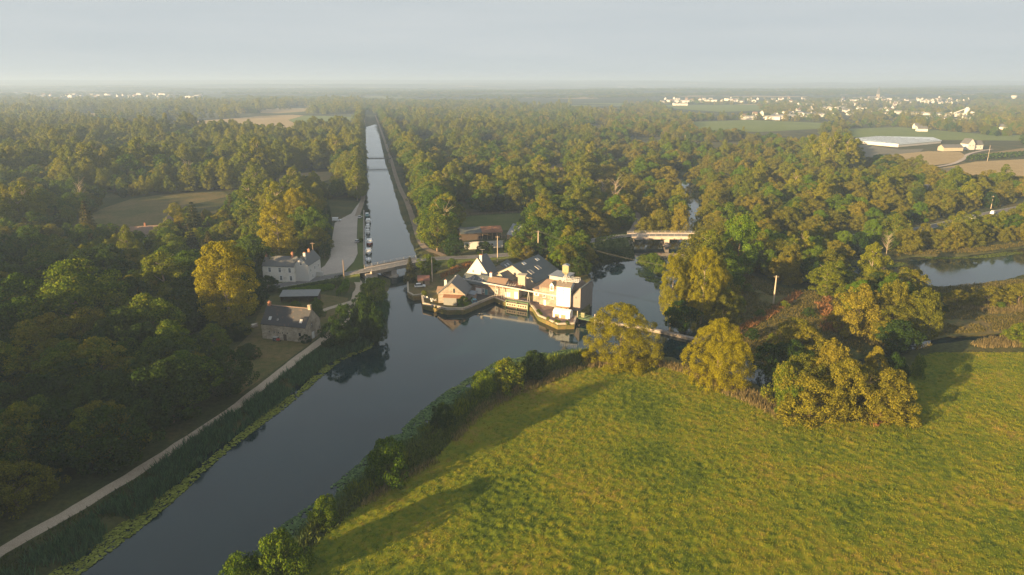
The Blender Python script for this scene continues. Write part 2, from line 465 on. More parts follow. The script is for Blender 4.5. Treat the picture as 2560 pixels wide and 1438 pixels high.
M['soil'] = groundmat('bracken_soil', [(0.3, (0.17, 0.085, 0.04)), (0.7, (0.27, 0.15, 0.07))], 0.1, 0.9, 5.0, 0.7, 0.2)
# ------------------------------------------------------------------ the land: water outlines
WZ = -1.0
def W(pts, z=WZ): return [tuple(P(a, b, z)[:2]) for a, b in pts]
left_bank = [(125,1438),(258,1345),(380,1258),(442,1200),(524,1130),(610,1066),(694,1005),(766,945),(818,905),(880,884),(915,866),(945,834),(958,795),(965,750),(972,716),(974,700),(955,690),(918,684),(912,662),(911,600),(911,537),(912,450),(913,370),(914,320),(915,291),(916,281)]
canal_right = [(930,281),(934,291),(940,320),(950,350),(963,406),(981,461),(1001,534),(1022,585),(1043,648),(1036,672),(1018,714),(1019,740),(1033,748),(1053,746),(1057,771),(1118,785),(1161,784),(1236,753),(1264,766),(1316,770),(1331,778),(1345,800),(1394,822),(1436,821)]
mill_back = [(1442,800),(1470,782),(1476,700),(1458,672),(1500,662),(1540,651),(1580,648),(1584,640),(1583,616),(1600,602),(1650,590),(1690,578),(1712,566),(1722,540),(1718,505),(1700,470),(1672,436)]
up_right = [(1700,432),(1722,460),(1748,505),(1752,540),(1745,570),(1735,596),(1726,612),(1716,640),(1722,664),(1700,690),(1690,712),(1725,735),(1748,762),(1738,792),(1742,852),(1800,876),(1870,902),(1935,925),(2060,925),(2180,890),(2270,860),(2360,846),(2480,838),(2700,826)]
down_right = [(2700,838),(2480,850),(2360,858),(2275,874),(2200,905),(2080,948),(1960,962),(1925,975),(1870,955),(1800,928),(1750,912),(1680,896),(1600,884),(1500,884),(1440,886),(1360,902),(1290,922),(1220,955),(1160,996),(1100,1042),(1040,1097),(960,1162),(880,1225),(790,1308),(700,1388),(650,1438)]
main_water = W(left_bank) + W(canal_right) + W(mill_back) + W(up_right) + W(down_right)
a0 = Vector((*main_water[-1], 0)); b0 = Vector((*main_water[0], 0))
main_water += [(a0.x - 45, a0.y - 150), (b0.x - 45, b0.y - 150)]
spit = W([(1592,652),(1610,636),(1640,634),(1660,650),(1664,672),(1650,690),(1632,680),(1612,664)])
reach = W([(2110,668),(2200,656),(2290,642),(2400,641),(2480,633),(2560,620),(2700,608),(2700,650),(2590,680),(2500,702),(2420,715),(2340,718),(2250,704),(2160,690)])
pond1 = W([(1096,448),(1106,432),(1120,436),(1128,456),(1124,478),(1108,470)])
pond2 = W([(1205,366),(1230,358),(1256,358),(1262,366),(1240,372)])
WATERS = [main_water, reach, pond1, pond2]
def waterdist(x, y):
    """signed distance to the shore, positive on land"""
    d = np.full(np.shape(x), 1e9); ins = np.zeros(np.shape(x), bool)
    for w in WATERS:
        d = np.minimum(d, distline(x, y, w, True)); ins |= inpoly(x, y, w)
    d = np.minimum(d, distline(x, y, spit, True)); ins &= ~inpoly(x, y, spit)
    return np.where(ins, -d, d)
def hills(x, y):
    r = np.hypot(x, y)
    A = np.interp(r, [0, 2600, 4200, 6500, 9000, 12500, 18000], [0, 0, 16, 34, 56, 104, 110])
    n = fbm(x / 2300.0 + 3.1, y / 1300.0 + 7.7, 5, 4)
    return A * np.clip(-0.15 + 1.7 * n, 0, 1.05)
def axis_lines(lo, hi, step, far, ratio):
    a = list(np.arange(lo, hi + 0.1, step))
    s = step
    while a[-1] < far: s *= ratio; a.append(a[-1] + s)
    return a
xr = axis_lines(0, 250, 2.2, 17000, 1.07); xl = axis_lines(0, 150, 2.2, 17000, 1.07)
gx = np.array(sorted([-q for q in xl[1:]] + xr))
yb = axis_lines(-60, -58, 2.2, 900, 1.3)
gy = np.array(sorted([-(q + 120) + 60 for q in yb[2:]] + axis_lines(60, 470, 2.2, 17500, 1.022) + [-60, -20, 20, 45]))
GX, GY = np.meshgrid(gx, gy)
wd = waterdist(GX, GY)
edge = wd + (vnoise(GX * 0.35, GY * 0.35, 3) - 0.5) * 1.4
GZ = np.clip(-1.0 + edge * 0.55, -2.6, 0.0) + np.where(wd > 2, (fbm(GX * 0.12, GY * 0.12, 9) - 0.5) * 0.22 - 0.05, 0) + hills(GX, GY)
m, nt, B, N, L = newmat('countryside_ground')
ge = N.new('ShaderNodeNewGeometry')
n1 = noise(N, L, 0.045, ge.outputs['Position'], 6, 0.6, 0.3)
n2 = noise(N, L, 0.8, ge.outputs['Position'], 5, 0.65)
near = ramp(N, L, n1.outputs[0], [(0.3, (0.035, 0.045, 0.014)), (0.5, (0.065, 0.07, 0.022)), (0.62, (0.1, 0.085, 0.03)), (0.75, (0.15, 0.1, 0.045))])
v = N.new('ShaderNodeTexVoronoi'); v.inputs['Scale'].default_value = 1.0
mp = N.new('ShaderNodeMapping'); mp.inputs['Scale'].default_value = (1 / 420.0, 1 / 300.0, 0)
L.new(ge.outputs['Position'], mp.inputs[0]); L.new(mp.outputs[0], v.inputs['Vector'])
sc_ = N.new('ShaderNodeSeparateColor'); L.new(v.outputs['Color'], sc_.inputs[0])
far = ramp(N, L, sc_.outputs[0], [(0.0, (0.045, 0.06, 0.025)), (0.6, (0.05, 0.065, 0.03)), (0.66, (0.12, 0.15, 0.05)), (0.82, (0.15, 0.17, 0.07)), (0.86, (0.3, 0.24, 0.13)), (1.0, (0.34, 0.27, 0.15))])
nf = noise(N, L, 0.004, ge.outputs['Position'], 5, 0.6)
wood = ramp(N, L, nf.outputs[0], [(0.47, (0, 0, 0)), (0.52, (1, 1, 1))])
far2 = mixc(N, L, wood.outputs[0], far.outputs[0], (0.04, 0.052, 0.022))
sp = N.new('ShaderNodeSeparateXYZ'); L.new(ge.outputs['Position'], sp.inputs[0])
mr = N.new('ShaderNodeMapRange'); mr.inputs[1].default_value = 1300; mr.inputs[2].default_value = 2000
L.new(sp.outputs[1], mr.inputs[0])
g1 = mixc(N, L, mr.outputs[0], near.outputs[0], far2)
v2 = ramp(N, L, n2.outputs[0], [(0.3, (0.65, 0.65, 0.65)), (0.7, (1.35, 1.35, 1.35))])
L.new(mixc(N, L, 1.0, g1, v2.outputs[0], 'MULTIPLY'), B.inputs['Base Color'])
B.inputs['Roughness'].default_value = 0.95; B.inputs['Specular IOR Level'].default_value = 0.1
bump(N, L, n2.outputs[0], 0.8, 0.4, B)
M['ground'] = m
ny, nx = GX.shape
idx = np.arange(nx * ny).reshape(ny, nx)
F = np.stack([idx[:-1, :-1], idx[:-1, 1:], idx[1:, 1:], idx[1:, :-1]], -1).reshape(-1, 4)
me = bpy.data.meshes.new('ground')
me.vertices.add(nx * ny); me.loops.add(F.size); me.polygons.add(len(F))
me.vertices.foreach_set('co', np.stack([GX, GY, GZ], -1).reshape(-1).astype(np.float32))
me.loops.foreach_set('vertex_index', F.reshape(-1).astype(np.int32))
me.polygons.foreach_set('loop_start', np.arange(0, F.size, 4, dtype=np.int32))
me.polygons.foreach_set('loop_total', np.full(len(F), 4, dtype=np.int32))
me.polygons.foreach_set('use_smooth', np.ones(len(F), bool))
me.materials.append(m); me.update(calc_edges=True)
tag(link(bpy.data.objects.new('ground', me)), kind='structure')

# water: one still sheet at river level
m, nt, B, N, L = newmat('river_water')
ge = N.new('ShaderNodeNewGeometry')
n1 = noise(N, L, 0.05, ge.outputs['Position'], 4, 0.5)
n2 = noise(N, L, 1.1, ge.outputs['Position'], 4, 0.6)
r = ramp(N, L, n1.outputs[0], [(0.35, (0.002, 0.014, 0.017)), (0.65, (0.004, 0.022, 0.025))])
L.new(r.outputs[0], B.inputs['Base Color'])
B.inputs['Roughness'].default_value = 0.04
B.inputs['IOR'].default_value = 1.45
B.inputs['Specular IOR Level'].default_value = 0.5
n3 = noise(N, L, 0.035, ge.outputs['Position'], 3, 0.5)
rr_ = ramp(N, L, n3.outputs[0], [(0.42, (0.02, 0.02, 0.02)), (0.62, (0.11, 0.11, 0.11))])
L.new(rr_.outputs[0], B.inputs['Roughness'])
bump(N, L, n2.outputs[0], 0.09, 0.05, B)
M['water'] = m
def sheet(name, poly, z, mat, kind='structure', **kw):
    """a flat polygon of land, filled"""
    bm = bmesh.new()
    vs = [bm.verts.new((p[0], p[1], z)) for p in poly]
    es = [bm.edges.new((vs[i], vs[(i + 1) % len(vs)])) for i in range(len(vs))]
    bmesh.ops.triangle_fill(bm, use_beauty=True, use_dissolve=False, edges=es)
    for f in bm.faces:
        if f.normal.z < 0: f.normal_flip()
    me = bpy.data.meshes.new(name); bm.to_mesh(me); bm.free()
    me.materials.append(mat)
    return tag(link(bpy.data.objects.new(name, me)), kind=kind, **kw)
wx0, wx1, wy0, wy1 = -260, 620, -80, 1700
tag(meshobj('river_water', [(wx0, wy0, WZ), (wx1, wy0, WZ), (wx1, wy1, WZ), (wx0, wy1, WZ)], [(0, 1, 2, 3)], M['water']), kind='structure')

# ------------------------------------------------------------------ roads, paths, yards
def smooth_line(pts, step=3.0):
    """Catmull-Rom through 3-D points"""
    pts = [Vector(p) for p in pts]; out = []
    for i in range(len(pts) - 1):
        p0 = pts[max(0, i - 1)]; p1 = pts[i]; p2 = pts[i + 1]; p3 = pts[min(len(pts) - 1, i + 2)]
        n = max(2, int((p2 - p1).length / step))
        for k in range(n):
            t = k / n
            out.append(0.5 * ((2 * p1) + (p2 - p0) * t + (2 * p0 - 5 * p1 + 4 * p2 - p3) * t * t + (3 * p1 - p0 - 3 * p2 + p3) * t ** 3))
    out.append(pts[-1])
    return out
def normals2d(line):
    r = []
    for i in range(len(line)):
        d = line[min(i + 1, len(line) - 1)] - line[max(0, i - 1)]
        r.append(Vector((-d.y, d.x, 0)).normalized())
    return r
def strip(name, line, w, mat, dz=0.0, off=0.0, jag=0.0, **kw):
    ns = normals2d(line); vs = []; fs = []
    rr = random.Random(len(line))
    for p, n in zip(line, ns):
        j1, j2 = rr.uniform(-jag, jag), rr.uniform(-jag, jag)
        vs += [p + n * (off - w / 2 + j1) + Vector((0, 0, dz)), p + n * (off + w / 2 + j2) + Vector((0, 0, dz))]
    for i in range(len(line) - 1): fs.append((2 * i, 2 * i + 2, 2 * i + 3, 2 * i + 1))
    return tag(meshobj(name, vs, fs, mat), kind='structure', **kw)
def L3(pts): return [P(a, b, (c[0] if c else 0.0)) for a, b, *c in pts]
road_line = smooth_line(L3([(520,752,.1),(600,734,.1),(700,714,.1),(780,700,.2),(850,688,1.0),(900,679,2.4),(940,671,2.9),(990,661,3.0),(1040,651,2.8),(1085,647,1.7),(1150,644,.9),(1230,640,.5),(1310,633,.5),(1380,624,.7),(1430,612,1.3),(1490,600,2.6),(1560,590,3.5),(1650,588,3.6),(1750,589,3.6),(1850,592,2.6),(1960,594,1.0),(2080,592,.4),(2200,585,.3),(2300,572,.3),(2400,550,.3),(2480,532,.3),(2560,517,.3),(2700,492,.3)]))
strip('road', road_line, 6.0, M['asphalt'], 0.06)
def on_bridge(p):
    px, _ = PIX(p.x, p.y, p.z)
    return 915 < px < 1052 or 1572 < px < 1752
# earth bank under the raised road, left out where the bridges span
ns = normals2d(road_line); bank_v = []; bank_f = []
prev = None
for p, n in zip(road_line, ns):
    if on_bridge(p): prev = None; continue
    e = 3.9; s = e + max(0, p.z) * 1.7 + 0.4
    o = len(bank_v)
    bank_v += [p + n * s + Vector((0, 0, -p.z - 0.35)), p + n * e + Vector((0, 0, -0.02)), p - n * e + Vector((0, 0, -0.02)), p - n * s + Vector((0, 0, -p.z - 0.35))]
    if prev is not None:
        for k in range(3): bank_f.append((prev + k, prev + k + 1, o + k + 1, o + k))
    prev = o
tag(meshobj('road_embankment_ground', bank_v, bank_f, M['verge']), kind='structure')
# painted lines: pale edge lines and a broken centre line
for s in (-2.75, 2.75):
    seg = [p for p in road_line if 600 < PIX(*p)[0] < 2560]
    strip('road_marking', seg, 0.16, M['road_paint'], 0.075, s)
dash = [p for p in road_line if 840 < PIX(*p)[0] < 1780]
dv = []; df = []
dn = normals2d(dash)
for i in range(0, len(dash) - 2, 3):
    o = len(dv)
    for p, n in ((dash[i], dn[i]), (dash[i + 1], dn[i + 1])):
        dv += [p + n * 0.08 + Vector((0, 0, .076)), p - n * 0.08 + Vector((0, 0, .076))]
    df.append((o, o + 1, o + 3, o + 2))
tag(meshobj('road_marking', dv, df, M['road_paint']), kind='structure')
tow = smooth_line([P(0, 1381) + Vector((-17, -62, 0)), P(0, 1381) + Vector((-8, -30, 0))] + L3([(0,1381),(160,1290),(320,1194),(480,1092),(600,1010),(720,915),(815,842),(850,815),(872,792),(882,765),(889,740),(898,718),(892,700)]))
strip('towpath', tow, 2.9, M['dust_path'], 0.05, jag=0.22)
side_path = smooth_line(L3([(805,778),(822,771),(850,763),(880,754)]))
strip('path', side_path, 2.4, M['dust_path'], 0.045, jag=0.12)
tow_r = smooth_line(L3([(1110,640,.6),(1092,632,.2),(1070,624),(1051,604),(1032,547),(1016,502),(1000,470),(987,432),(978,400),(966,364),(954,330),(945,306),(938,288)]))
strip('path', tow_r, 3.2, M['track'], 0.05, jag=0.15)
tow_l = smooth_line(L3([(893,540),(905,505),(908,490),(907,440),(908,380),(909,330),(911,288)]))
strip('path', tow_l, 3.0, M['track'], 0.05, jag=0.15)
track_b = smooth_line(L3([(1575,585,3.0),(1590,560,.3),(1596,545),(1590,520),(1570,500)]))
strip('path', track_b, 3.0, M['track'], 0.05, jag=0.2)
heath_track = smooth_line(L3([(1735,860),(1800,815),(1835,760),(1822,720),(1810,690)]))
strip('path', heath_track, 1.6, M['track'], 0.05, jag=0.3)
def px_sheet(name, pts, z, mat, **kw): return sheet(name, [tuple(P(a, b, z)[:2]) for a, b in pts], z, mat, **kw)
parking = [(912,490),(905,512),(894,545),(892,592),(894,634),(884,655),(866,674),(850,690),(820,694),(796,690),(792,678),(812,664),(824,646),(831,592),(837,557),(856,545),(878,534),(889,518)]
px_sheet('gravel_yard_ground', parking, 0.045, M['gravel'])
px_sheet('quay_verge_ground', [(895,540),(911,535),(911.5,668),(900,676),(866,680),(880,662),(895,636),(893,592)], 0.03, M['verge'])
px_sheet('house_yard_ground', [(742,706),(756,676),(795,676),(798,690),(780,698)], 0.04, M['asphalt_yard'])
px_sheet('cottage_yard_ground', [(560,900),(620,840),(640,800),(660,740),(800,735),(870,745),(865,790),(800,840),(700,915),(600,985)], 0.03, M['rough_grass'])
# mown and farmed land, nearer first
FIELDS = [
 ('pasture_field', [(150,570),(260,520),(330,497),(400,487),(470,482),(560,480),(575,490),(480,512),(440,545),(330,585),(230,590)], M['rough_grass']),
 ('pasture_field', [(640,490),(700,475),(730,480),(720,505),(650,510)], M['field_brown']),
 ('pasture_field', [(690,440),(760,432),(835,428),(840,446),(770,462),(690,458)], M['field_brown']),
 ('stubble_field', [(470,304),(560,298),(640,291),(730,287),(760,289),(720,300),(744,312),(740,328),(620,328),(480,318)], M['field_tan']),
 ('crop_field', [(720,300),(762,289),(882,292),(872,308),(742,310)], M['field_green']),
 ('stubble_field', [(205,284),(260,283),(262,288),(206,289)], M['field_tan']),
 ('stubble_field', [(650,277),(760,272),(800,276),(700,283),(652,283)], M['field_tan']),
 ('paddock_field', [(1118,552),(1180,540),(1330,531),(1420,526),(1420,545),(1310,560),(1290,575),(1130,580)], M['verge']),
 ('pasture_field', [(1350,425),(1410,404),(1425,414),(1410,447),(1360,446)], M['field_brown']),
 ('stubble_field', [(1283,251),(1400,249),(1424,250),(1422,254),(1300,254)], M['field_tan']),
 ('crop_field', [(1430,251),(1560,252),(1556,262),(1420,258)], M['field_green']),
 ('crop_field', [(1640,262),(1890,262),(1920,276),(1800,280),(1690,272)], M['field_green']),
 ('crop_field', [(1720,305),(1870,300),(2070,308),(2050,322),(1900,330),(1740,325)], M['field_green']),
 ('crop_field', [(2095,332),(2120,322),(2250,318),(2440,334),(2560,338),(2560,352),(2360,350),(2130,343)], M['field_green']),
 ('soil_field', [(2130,365),(2160,362),(2250,374),(2310,372),(2300,380),(2230,392),(2140,394)], M['field_grey']),
 ('stubble_field', [(2180,396),(2240,386),(2320,378),(2400,380),(2420,392),(2380,408),(2330,414),(2260,412)], M['field_tan']),
 ('stubble_field', [(2330,424),(2440,404),(2560,398),(2700,394),(2700,440),(2560,440),(2480,444),(2420,438)], M['field_tan']),
 ('pasture_field', [(2430,388),(2560,370),(2640,372),(2560,388),(2470,394)], M['field_brown']),
 ('heath_field', [(1808,692),(1870,684),(1960,722),(2080,735),(2140,835),(2040,862),(1900,868),(1770,852),(1835,800)], M['rough_grass']),
 ('pasture_field', [(2330,775),(2420,758),(2560,745),(2740,735),(2740,812),(2560,828),(2460,836),(2370,842),(2330,850)], M['rough_grass']),
 ('pasture_field', [(1985,555),(2090,548),(2100,560),(2030,580),(1985,578)], M['rough_grass']),
]
for i, (nm, pts, mt) in enumerate(FIELDS):
    px_sheet(nm, pts, 0.12 + 0.01 * i if min(q[1] for q in pts) < 420 else 0.06, mt)
lane = smooth_line(L3([(2310,422,.3),(2380,410,.3),(2412,396,.3),(2420,386,.3),(2450,378,.3),(2480,373,.3)]))
strip('path', lane, 4.0, M['gravel'], 0.1)

# the meadow: a lumpy sward, built fine enough to catch the low sun
MEADOW = [(560,1700),(700,1438),(800,1350),(905,1262),(1000,1200),(1075,1160),(1130,1100),(1200,1030),(1280,985),(1400,938),(1470,918),(1560,912),(1660,918),(1730,940),(1800,968),(1880,1000),(1935,1040),(2060,1052),(2180,1055),(2225,1000),(2265,930),(2300,892),(2380,872),(2560,864),(2740,858),(2900,1000),(2900,1700)]
mw = [tuple(P(a, b)[:2]) for a, b in MEADOW]
st = 0.42
xs = np.arange(-45, 205, st)
ys = np.arange(62, 186, st)
MX, MY = np.meshgrid(xs, ys)
px_, py_ = PIX(MX, MY)
keep = inpoly(MX, MY, mw) & (px_ < 2700) & (px_ > 480) & (py_ < 1520)
lump = fbm(MX * 1.25, MY * 1.25, 21, 3)
big = fbm(MX * 0.05, MY * 0.09, 31, 4)
MZ = 0.06 + 0.55 * np.maximum(0, lump - 0.42) * (0.35 + 1.3 * big) + 0.2 * vnoise(MX * 2.1, MY * 2.1, 8)
MXj = MX + (vnoise(MX * 3.1, MY * 3.1, 77) - .5) * .3; MYj = MY + (vnoise(MX * 3.3, MY * 3.3, 78) - .5) * .3
idm = np.arange(MX.size).reshape(MX.shape)
ck = keep[:-1, :-1] & keep[1:, 1:] & keep[:-1, 1:] & keep[1:, :-1]
F = np.stack([idm[:-1, :-1], idm[:-1, 1:], idm[1:, 1:], idm[1:, :-1]], -1)[ck]
used = np.unique(F); remap = np.zeros(MX.size, np.int32); remap[used] = np.arange(len(used))
co = np.stack([MXj, MYj, MZ], -1).reshape(-1, 3)[used]
F = remap[F]
me = bpy.data.meshes.new('meadow')
me.vertices.add(len(co)); me.loops.add(F.size); me.polygons.add(len(F))
me.vertices.foreach_set('co', co.reshape(-1).astype(np.float32))
me.loops.foreach_set('vertex_index', F.reshape(-1).astype(np.int32))
me.polygons.foreach_set('loop_start', np.arange(0, F.size, 4, dtype=np.int32))
me.polygons.foreach_set('loop_total', np.full(len(F), 4, dtype=np.int32))
me.polygons.foreach_set('use_smooth', np.ones(len(F), bool))
me.materials.append(M['meadow']); me.update(calc_edges=True)
tag(link(bpy.data.objects.new('meadow_field', me)), kind='structure')
# ------------------------------------------------------------------ trees
M['leaf_poplar'] = leafmat('poplar_leaves', [(0.075, 0.115, 0.0064), (0.15, 0.175, 0.0088), (0.23, 0.22, 0.0120)])
M['leaf_broad'] = leafmat('broadleaf_leaves', [(0.03, 0.068, 0.0065), (0.062, 0.115, 0.008), (0.12, 0.165, 0.011), (0.2, 0.17, 0.016)])
M['leaf_willow'] = leafmat('willow_leaves', [(0.07, 0.09, 0.010), (0.15, 0.15, 0.014), (0.24, 0.2, 0.02)])
M['leaf_ypoplar'] = leafmat('golden_poplar_leaves', [(0.14, 0.15, 0.0048), (0.21, 0.2, 0.0060), (0.27, 0.24, 0.0078)])
M['leaf_gold'] = leafmat('golden_willow_leaves', [(0.14, 0.14, 0.004), (0.23, 0.21, 0.005), (0.32, 0.27, 0.007)])
M['leaf_bright'] = leafmat('bright_green_leaves', [(0.065, 0.13, 0.006), (0.1, 0.175, 0.007), (0.135, 0.195, 0.009)])
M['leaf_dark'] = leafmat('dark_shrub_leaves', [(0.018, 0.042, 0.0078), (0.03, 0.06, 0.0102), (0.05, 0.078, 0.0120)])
M['leaf_conifer'] = leafmat('conifer_needles', [(0.028, 0.04, 0.015), (0.05, 0.058, 0.018), (0.085, 0.07, 0.022)], 0.15)
M['leaf_hedge'] = leafmat('hedge_leaves', [(0.025, 0.05, 0.018), (0.04, 0.07, 0.022)], 0.2)
M['leaf_rust'] = leafmat('bracken_fronds', [(0.2, 0.1, 0.04), (0.3, 0.15, 0.06), (0.36, 0.21, 0.1)])
M['leaf_reed'] = leafmat('reed_blades', [(0.04, 0.1, 0.05), (0.07, 0.14, 0.065), (0.12, 0.17, 0.06)])
M['leaf_dryreed'] = leafmat('dry_reed_blades', [(0.14, 0.13, 0.045), (0.22, 0.18, 0.08), (0.3, 0.2, 0.1)])
M['leaf_pad'] = leafmat('lily_pad_leaves', [(0.07, 0.12, 0.05), (0.11, 0.16, 0.06), (0.16, 0.2, 0.07)], 0.1)
M['leaf_herb'] = leafmat('bank_herb_leaves', [(0.04, 0.075, 0.02), (0.07, 0.115, 0.025), (0.12, 0.145, 0.03)], 0.3)
M['leaf_tussock'] = leafmat('tussock_blades', [(0.06, 0.07, 0.018), (0.11, 0.105, 0.025), (0.19, 0.14, 0.05)], 0.3)
M['leaf_weed'] = leafmat('floating_weed', [(0.09, 0.13, 0.02), (0.15, 0.18, 0.03), (0.2, 0.21, 0.04)], 0.1)
M['leaf_grass'] = leafmat('meadow_blades', [(0.085, 0.1, 0.0025), (0.17, 0.16, 0.0035), (0.25, 0.19, 0.0075)], 0.4)

def unit(a): return a / (np.linalg.norm(a, axis=-1, keepdims=True) + 1e-9)
def leafquads(pos, nrm, size, rg, aspect=0.62):
    n = len(pos)
    t = unit(np.cross(nrm, rg.normal(size=(n, 3))))
    b = np.cross(nrm, t)
    s = (size * rg.uniform(0.65, 1.3, n))[:, None]
    t = t * s * 0.5; b = b * s * 0.5 * aspect
    return np.stack([pos - t, pos - b * 1.0 + t * 0.1, pos + t, pos + b + t * 0.1], 1)
PROF = {
 'broad': lambda t: np.sin(np.pi * np.clip(t, 0, 1) ** 0.85) ** 0.55,
 'oval': lambda t: np.sin(np.pi * np.clip(t * 0.9 + 0.06, 0, 1) ** 0.9) ** 0.5,
 'poplar': lambda t: np.sin(np.pi * np.clip(t * 0.93 + 0.07, 0, 1) ** 0.72) ** 0.62,
 'willow': lambda t: np.sqrt(np.clip(1 - (np.clip(t - 0.28, -0.3, 1) / 0.74) ** 2, 0.02, 1)),
 'bush': lambda t: np.sqrt(np.clip(1 - (np.clip(t - 0.25, -0.3, 1) / 0.77) ** 2, 0.02, 1)),
}
def crown_mesh(name, seed, kind, hw, z0, nclump, rc, nleaf, leaf, mat, flat=0.75, la=1.0):
    """leaves gathered into clumps that fill an uneven crown; unit height"""
    rg = np.random.default_rng(seed)
    prof = PROF[kind]
    T = rg.uniform(0, 1, nclump * 6)
    keep = rg.uniform(0, 1, len(T)) < (0.25 + 0.75 * prof(T))
    T = T[keep][:nclump]
    n = len(T)
    th = rg.uniform(0, 2 * np.pi, n)
    ph = rg.uniform(0, 6.28, 4)
    lob = 1 + la * 0.16 * np.sin(2 * th + ph[0] + 3 * T) + la * 0.13 * np.sin(3 * th + ph[1] - 4 * T) + la * 0.1 * np.sin(5 * th + ph[2] + 6 * T)
    R = prof(T) * hw * lob * (0.25 + 0.75 * np.sqrt(rg.uniform(0.02, 1, n)))
    rcs = rc * rg.uniform(0.6, 1.35, n)
    R = np.maximum(0, R - rcs * 0.55)
    C = np.stack([R * np.cos(th), R * np.sin(th), z0 + (1 - z0 - rc * 0.8) * T + rc * 0.3], -1)
    w = rcs ** 2; w /= w.sum()
    ci = rg.choice(n, nleaf, p=w)
    outw = C.copy(); outw[:, 2] = (C[:, 2] - (z0 + (1 - z0) * 0.45)) * 0.8
    outw = unit(outw)
    d = unit(rg.normal(size=(nleaf, 3)) + outw[ci] * 0.85 + np.array([0, 0, 0.3]))
    r = rcs[ci] * (0.5 + 0.55 * rg.uniform(0, 1, nleaf) ** 0.6)
    pos = C[ci] + d * r[:, None] * np.array([1, 1, flat])
    pos[:, 2] = np.maximum(pos[:, 2], 0.01)
    nr = unit(d + 0.55 * rg.normal(size=(nleaf, 3)))
    return np_quads(name, leafquads(pos, nr, leaf, rg), [mat])
def conifer_mesh(name, seed, hw, nleaf, leaf, mat, tiers=13):
    rg = np.random.default_rng(seed)
    ti = rg.integers(0, tiers, nleaf)
    t = (ti + rg.uniform(0, 0.25, nleaf)) / tiers
    nb = 9
    br = rg.integers(0, nb, nleaf)
    off = rg.uniform(0, 6.28, tiers)
    th = off[ti] + br * 2 * np.pi / nb + rg.normal(0, 0.16, nleaf)
    rad = hw * (1 - t) ** 0.85 * np.sqrt(rg.uniform(0.03, 1, nleaf)) * rg.uniform(0.8, 1.15, (tiers, nb))[ti, br]
    z = 0.07 + 0.93 * t - rad * 0.28 + 0.05 * (rad / hw) ** 2
    pos = np.stack([rad * np.cos(th), rad * np.sin(th), np.maximum(z, .02)], -1)
    nr = unit(np.stack([np.cos(th) * .6, np.sin(th) * .6, np.full(nleaf, .7)], -1) + .5 * rg.normal(size=(nleaf, 3)))
    return np_quads(name, leafquads(pos, nr, leaf, rg, .4), [mat])
def trunk_mesh(name, seed, h, r, mat, limbs=7, spread=0.25):
    rr = random.Random(seed); mb = MB()
    p = Vector((0, 0, -0.02)); rad = r * 1.3; k = 4
    for i in range(k):
        q = Vector((rr.uniform(-.012, .012) * i, rr.uniform(-.012, .012) * i, h * (i + 1) / k))
        mb.tube(p, q, rad, rad * 0.72, 7); p = q; rad *= 0.72
    for i in range(limbs):
        z = h * rr.uniform(0.3, 0.95); a = rr.uniform(0, 6.28); l = spread * rr.uniform(.5, 1)
        q = Vector((math.cos(a) * l, math.sin(a) * l, z + l * rr.uniform(.4, 1.1)))
        mb.tube((0, 0, z), q, r * .42, r * .12, 5, False)
    me = bpy.data.meshes.new(name); me.from_pydata(mb.v, [], mb.f); me.materials.append(mat); me.update()
    return me
NEAR, FAR, TRUNK = {}, {}, {}
SPEC = {  # profile, half-width, foot of crown, clumps, clump radius, leaves, leaf size, material
 'broad': ('broad', .46, .10, 120, .095, 14000, .029, 'leaf_broad'),
 'poplar': ('poplar', .31, .10, 130, .068, 14000, .023, 'leaf_poplar'),
 'ypoplar': ('oval', .37, .05, 240, .066, 34000, .017, 'leaf_ypoplar'),
 'willow': ('willow', .60, .03, 130, .11, 14000, .033, 'leaf_willow'),
 'gold': ('willow', .68, .02, 340, .085, 70000, .0165, 'leaf_gold'),
 'bright': ('willow', .52, .04, 110, .11, 14000, .03, 'leaf_bright'),
 'dark': ('broad', .50, .05, 80, .125, 8500, .042, 'leaf_dark'),
 'bush': ('bush', .72, .0, 70, .17, 6500, .055, 'leaf_broad'),
 'darkbush': ('bush', .72, .0, 60, .18, 6000, .06, 'leaf_dark'),
}
NVAR = {'ypoplar': 2, 'broad': 4, 'poplar': 4, 'willow': 4, 'gold': 2, 'bright': 1, 'dark': 2, 'bush': 3, 'darkbush': 2, 'conifer': 2}
sd = 100
for k, (pf, hw, z0, nc, rc, nl, ls, mt) in SPEC.items():
    for i in range(NVAR[k]):
        sd += 1
        NEAR[k, i] = crown_mesh('crown', sd, pf, hw * random.Random(sd).uniform(.88, 1.1), z0, nc, rc, nl, ls, M[mt], la=.4 if k in ('gold', 'ypoplar') else 1.0)
        FAR[k, i] = crown_mesh('crown', sd + 500, pf, hw, z0, int(nc * .4), rc * 1.35, 620, ls * 3.3, M[mt])
    TRUNK[k] = trunk_mesh('trunk', sd, .8 if 'poplar' in k else .55, .018 if 'poplar' in k else .024, M['bark_pale' if 'poplar' in k else 'bark'], 8 if k in ('poplar', 'broad', 'ypoplar') else 3, .2)
for i in range(2):
    NEAR['conifer', i] = conifer_mesh('crown', 900 + i, .26, 5200, .05, M['leaf_conifer'])
    FAR['conifer', i] = conifer_mesh('crown', 920 + i, .26, 600, .12, M['leaf_conifer'])
TRUNK['conifer'] = trunk_mesh('trunk', 77, .85, .018, M['bark'], 0)
HW = {k: v[1] for k, v in SPEC.items()}; HW['conifer'] = .26
TNAME = {'ypoplar': 'poplar_tree', 'broad': 'broadleaf_tree', 'poplar': 'poplar_tree', 'willow': 'willow_tree', 'gold': 'willow_tree', 'bright': 'willow_tree', 'dark': 'broadleaf_tree', 'bush': 'shrub', 'darkbush': 'shrub', 'conifer': 'conifer_tree'}
SRC = {}
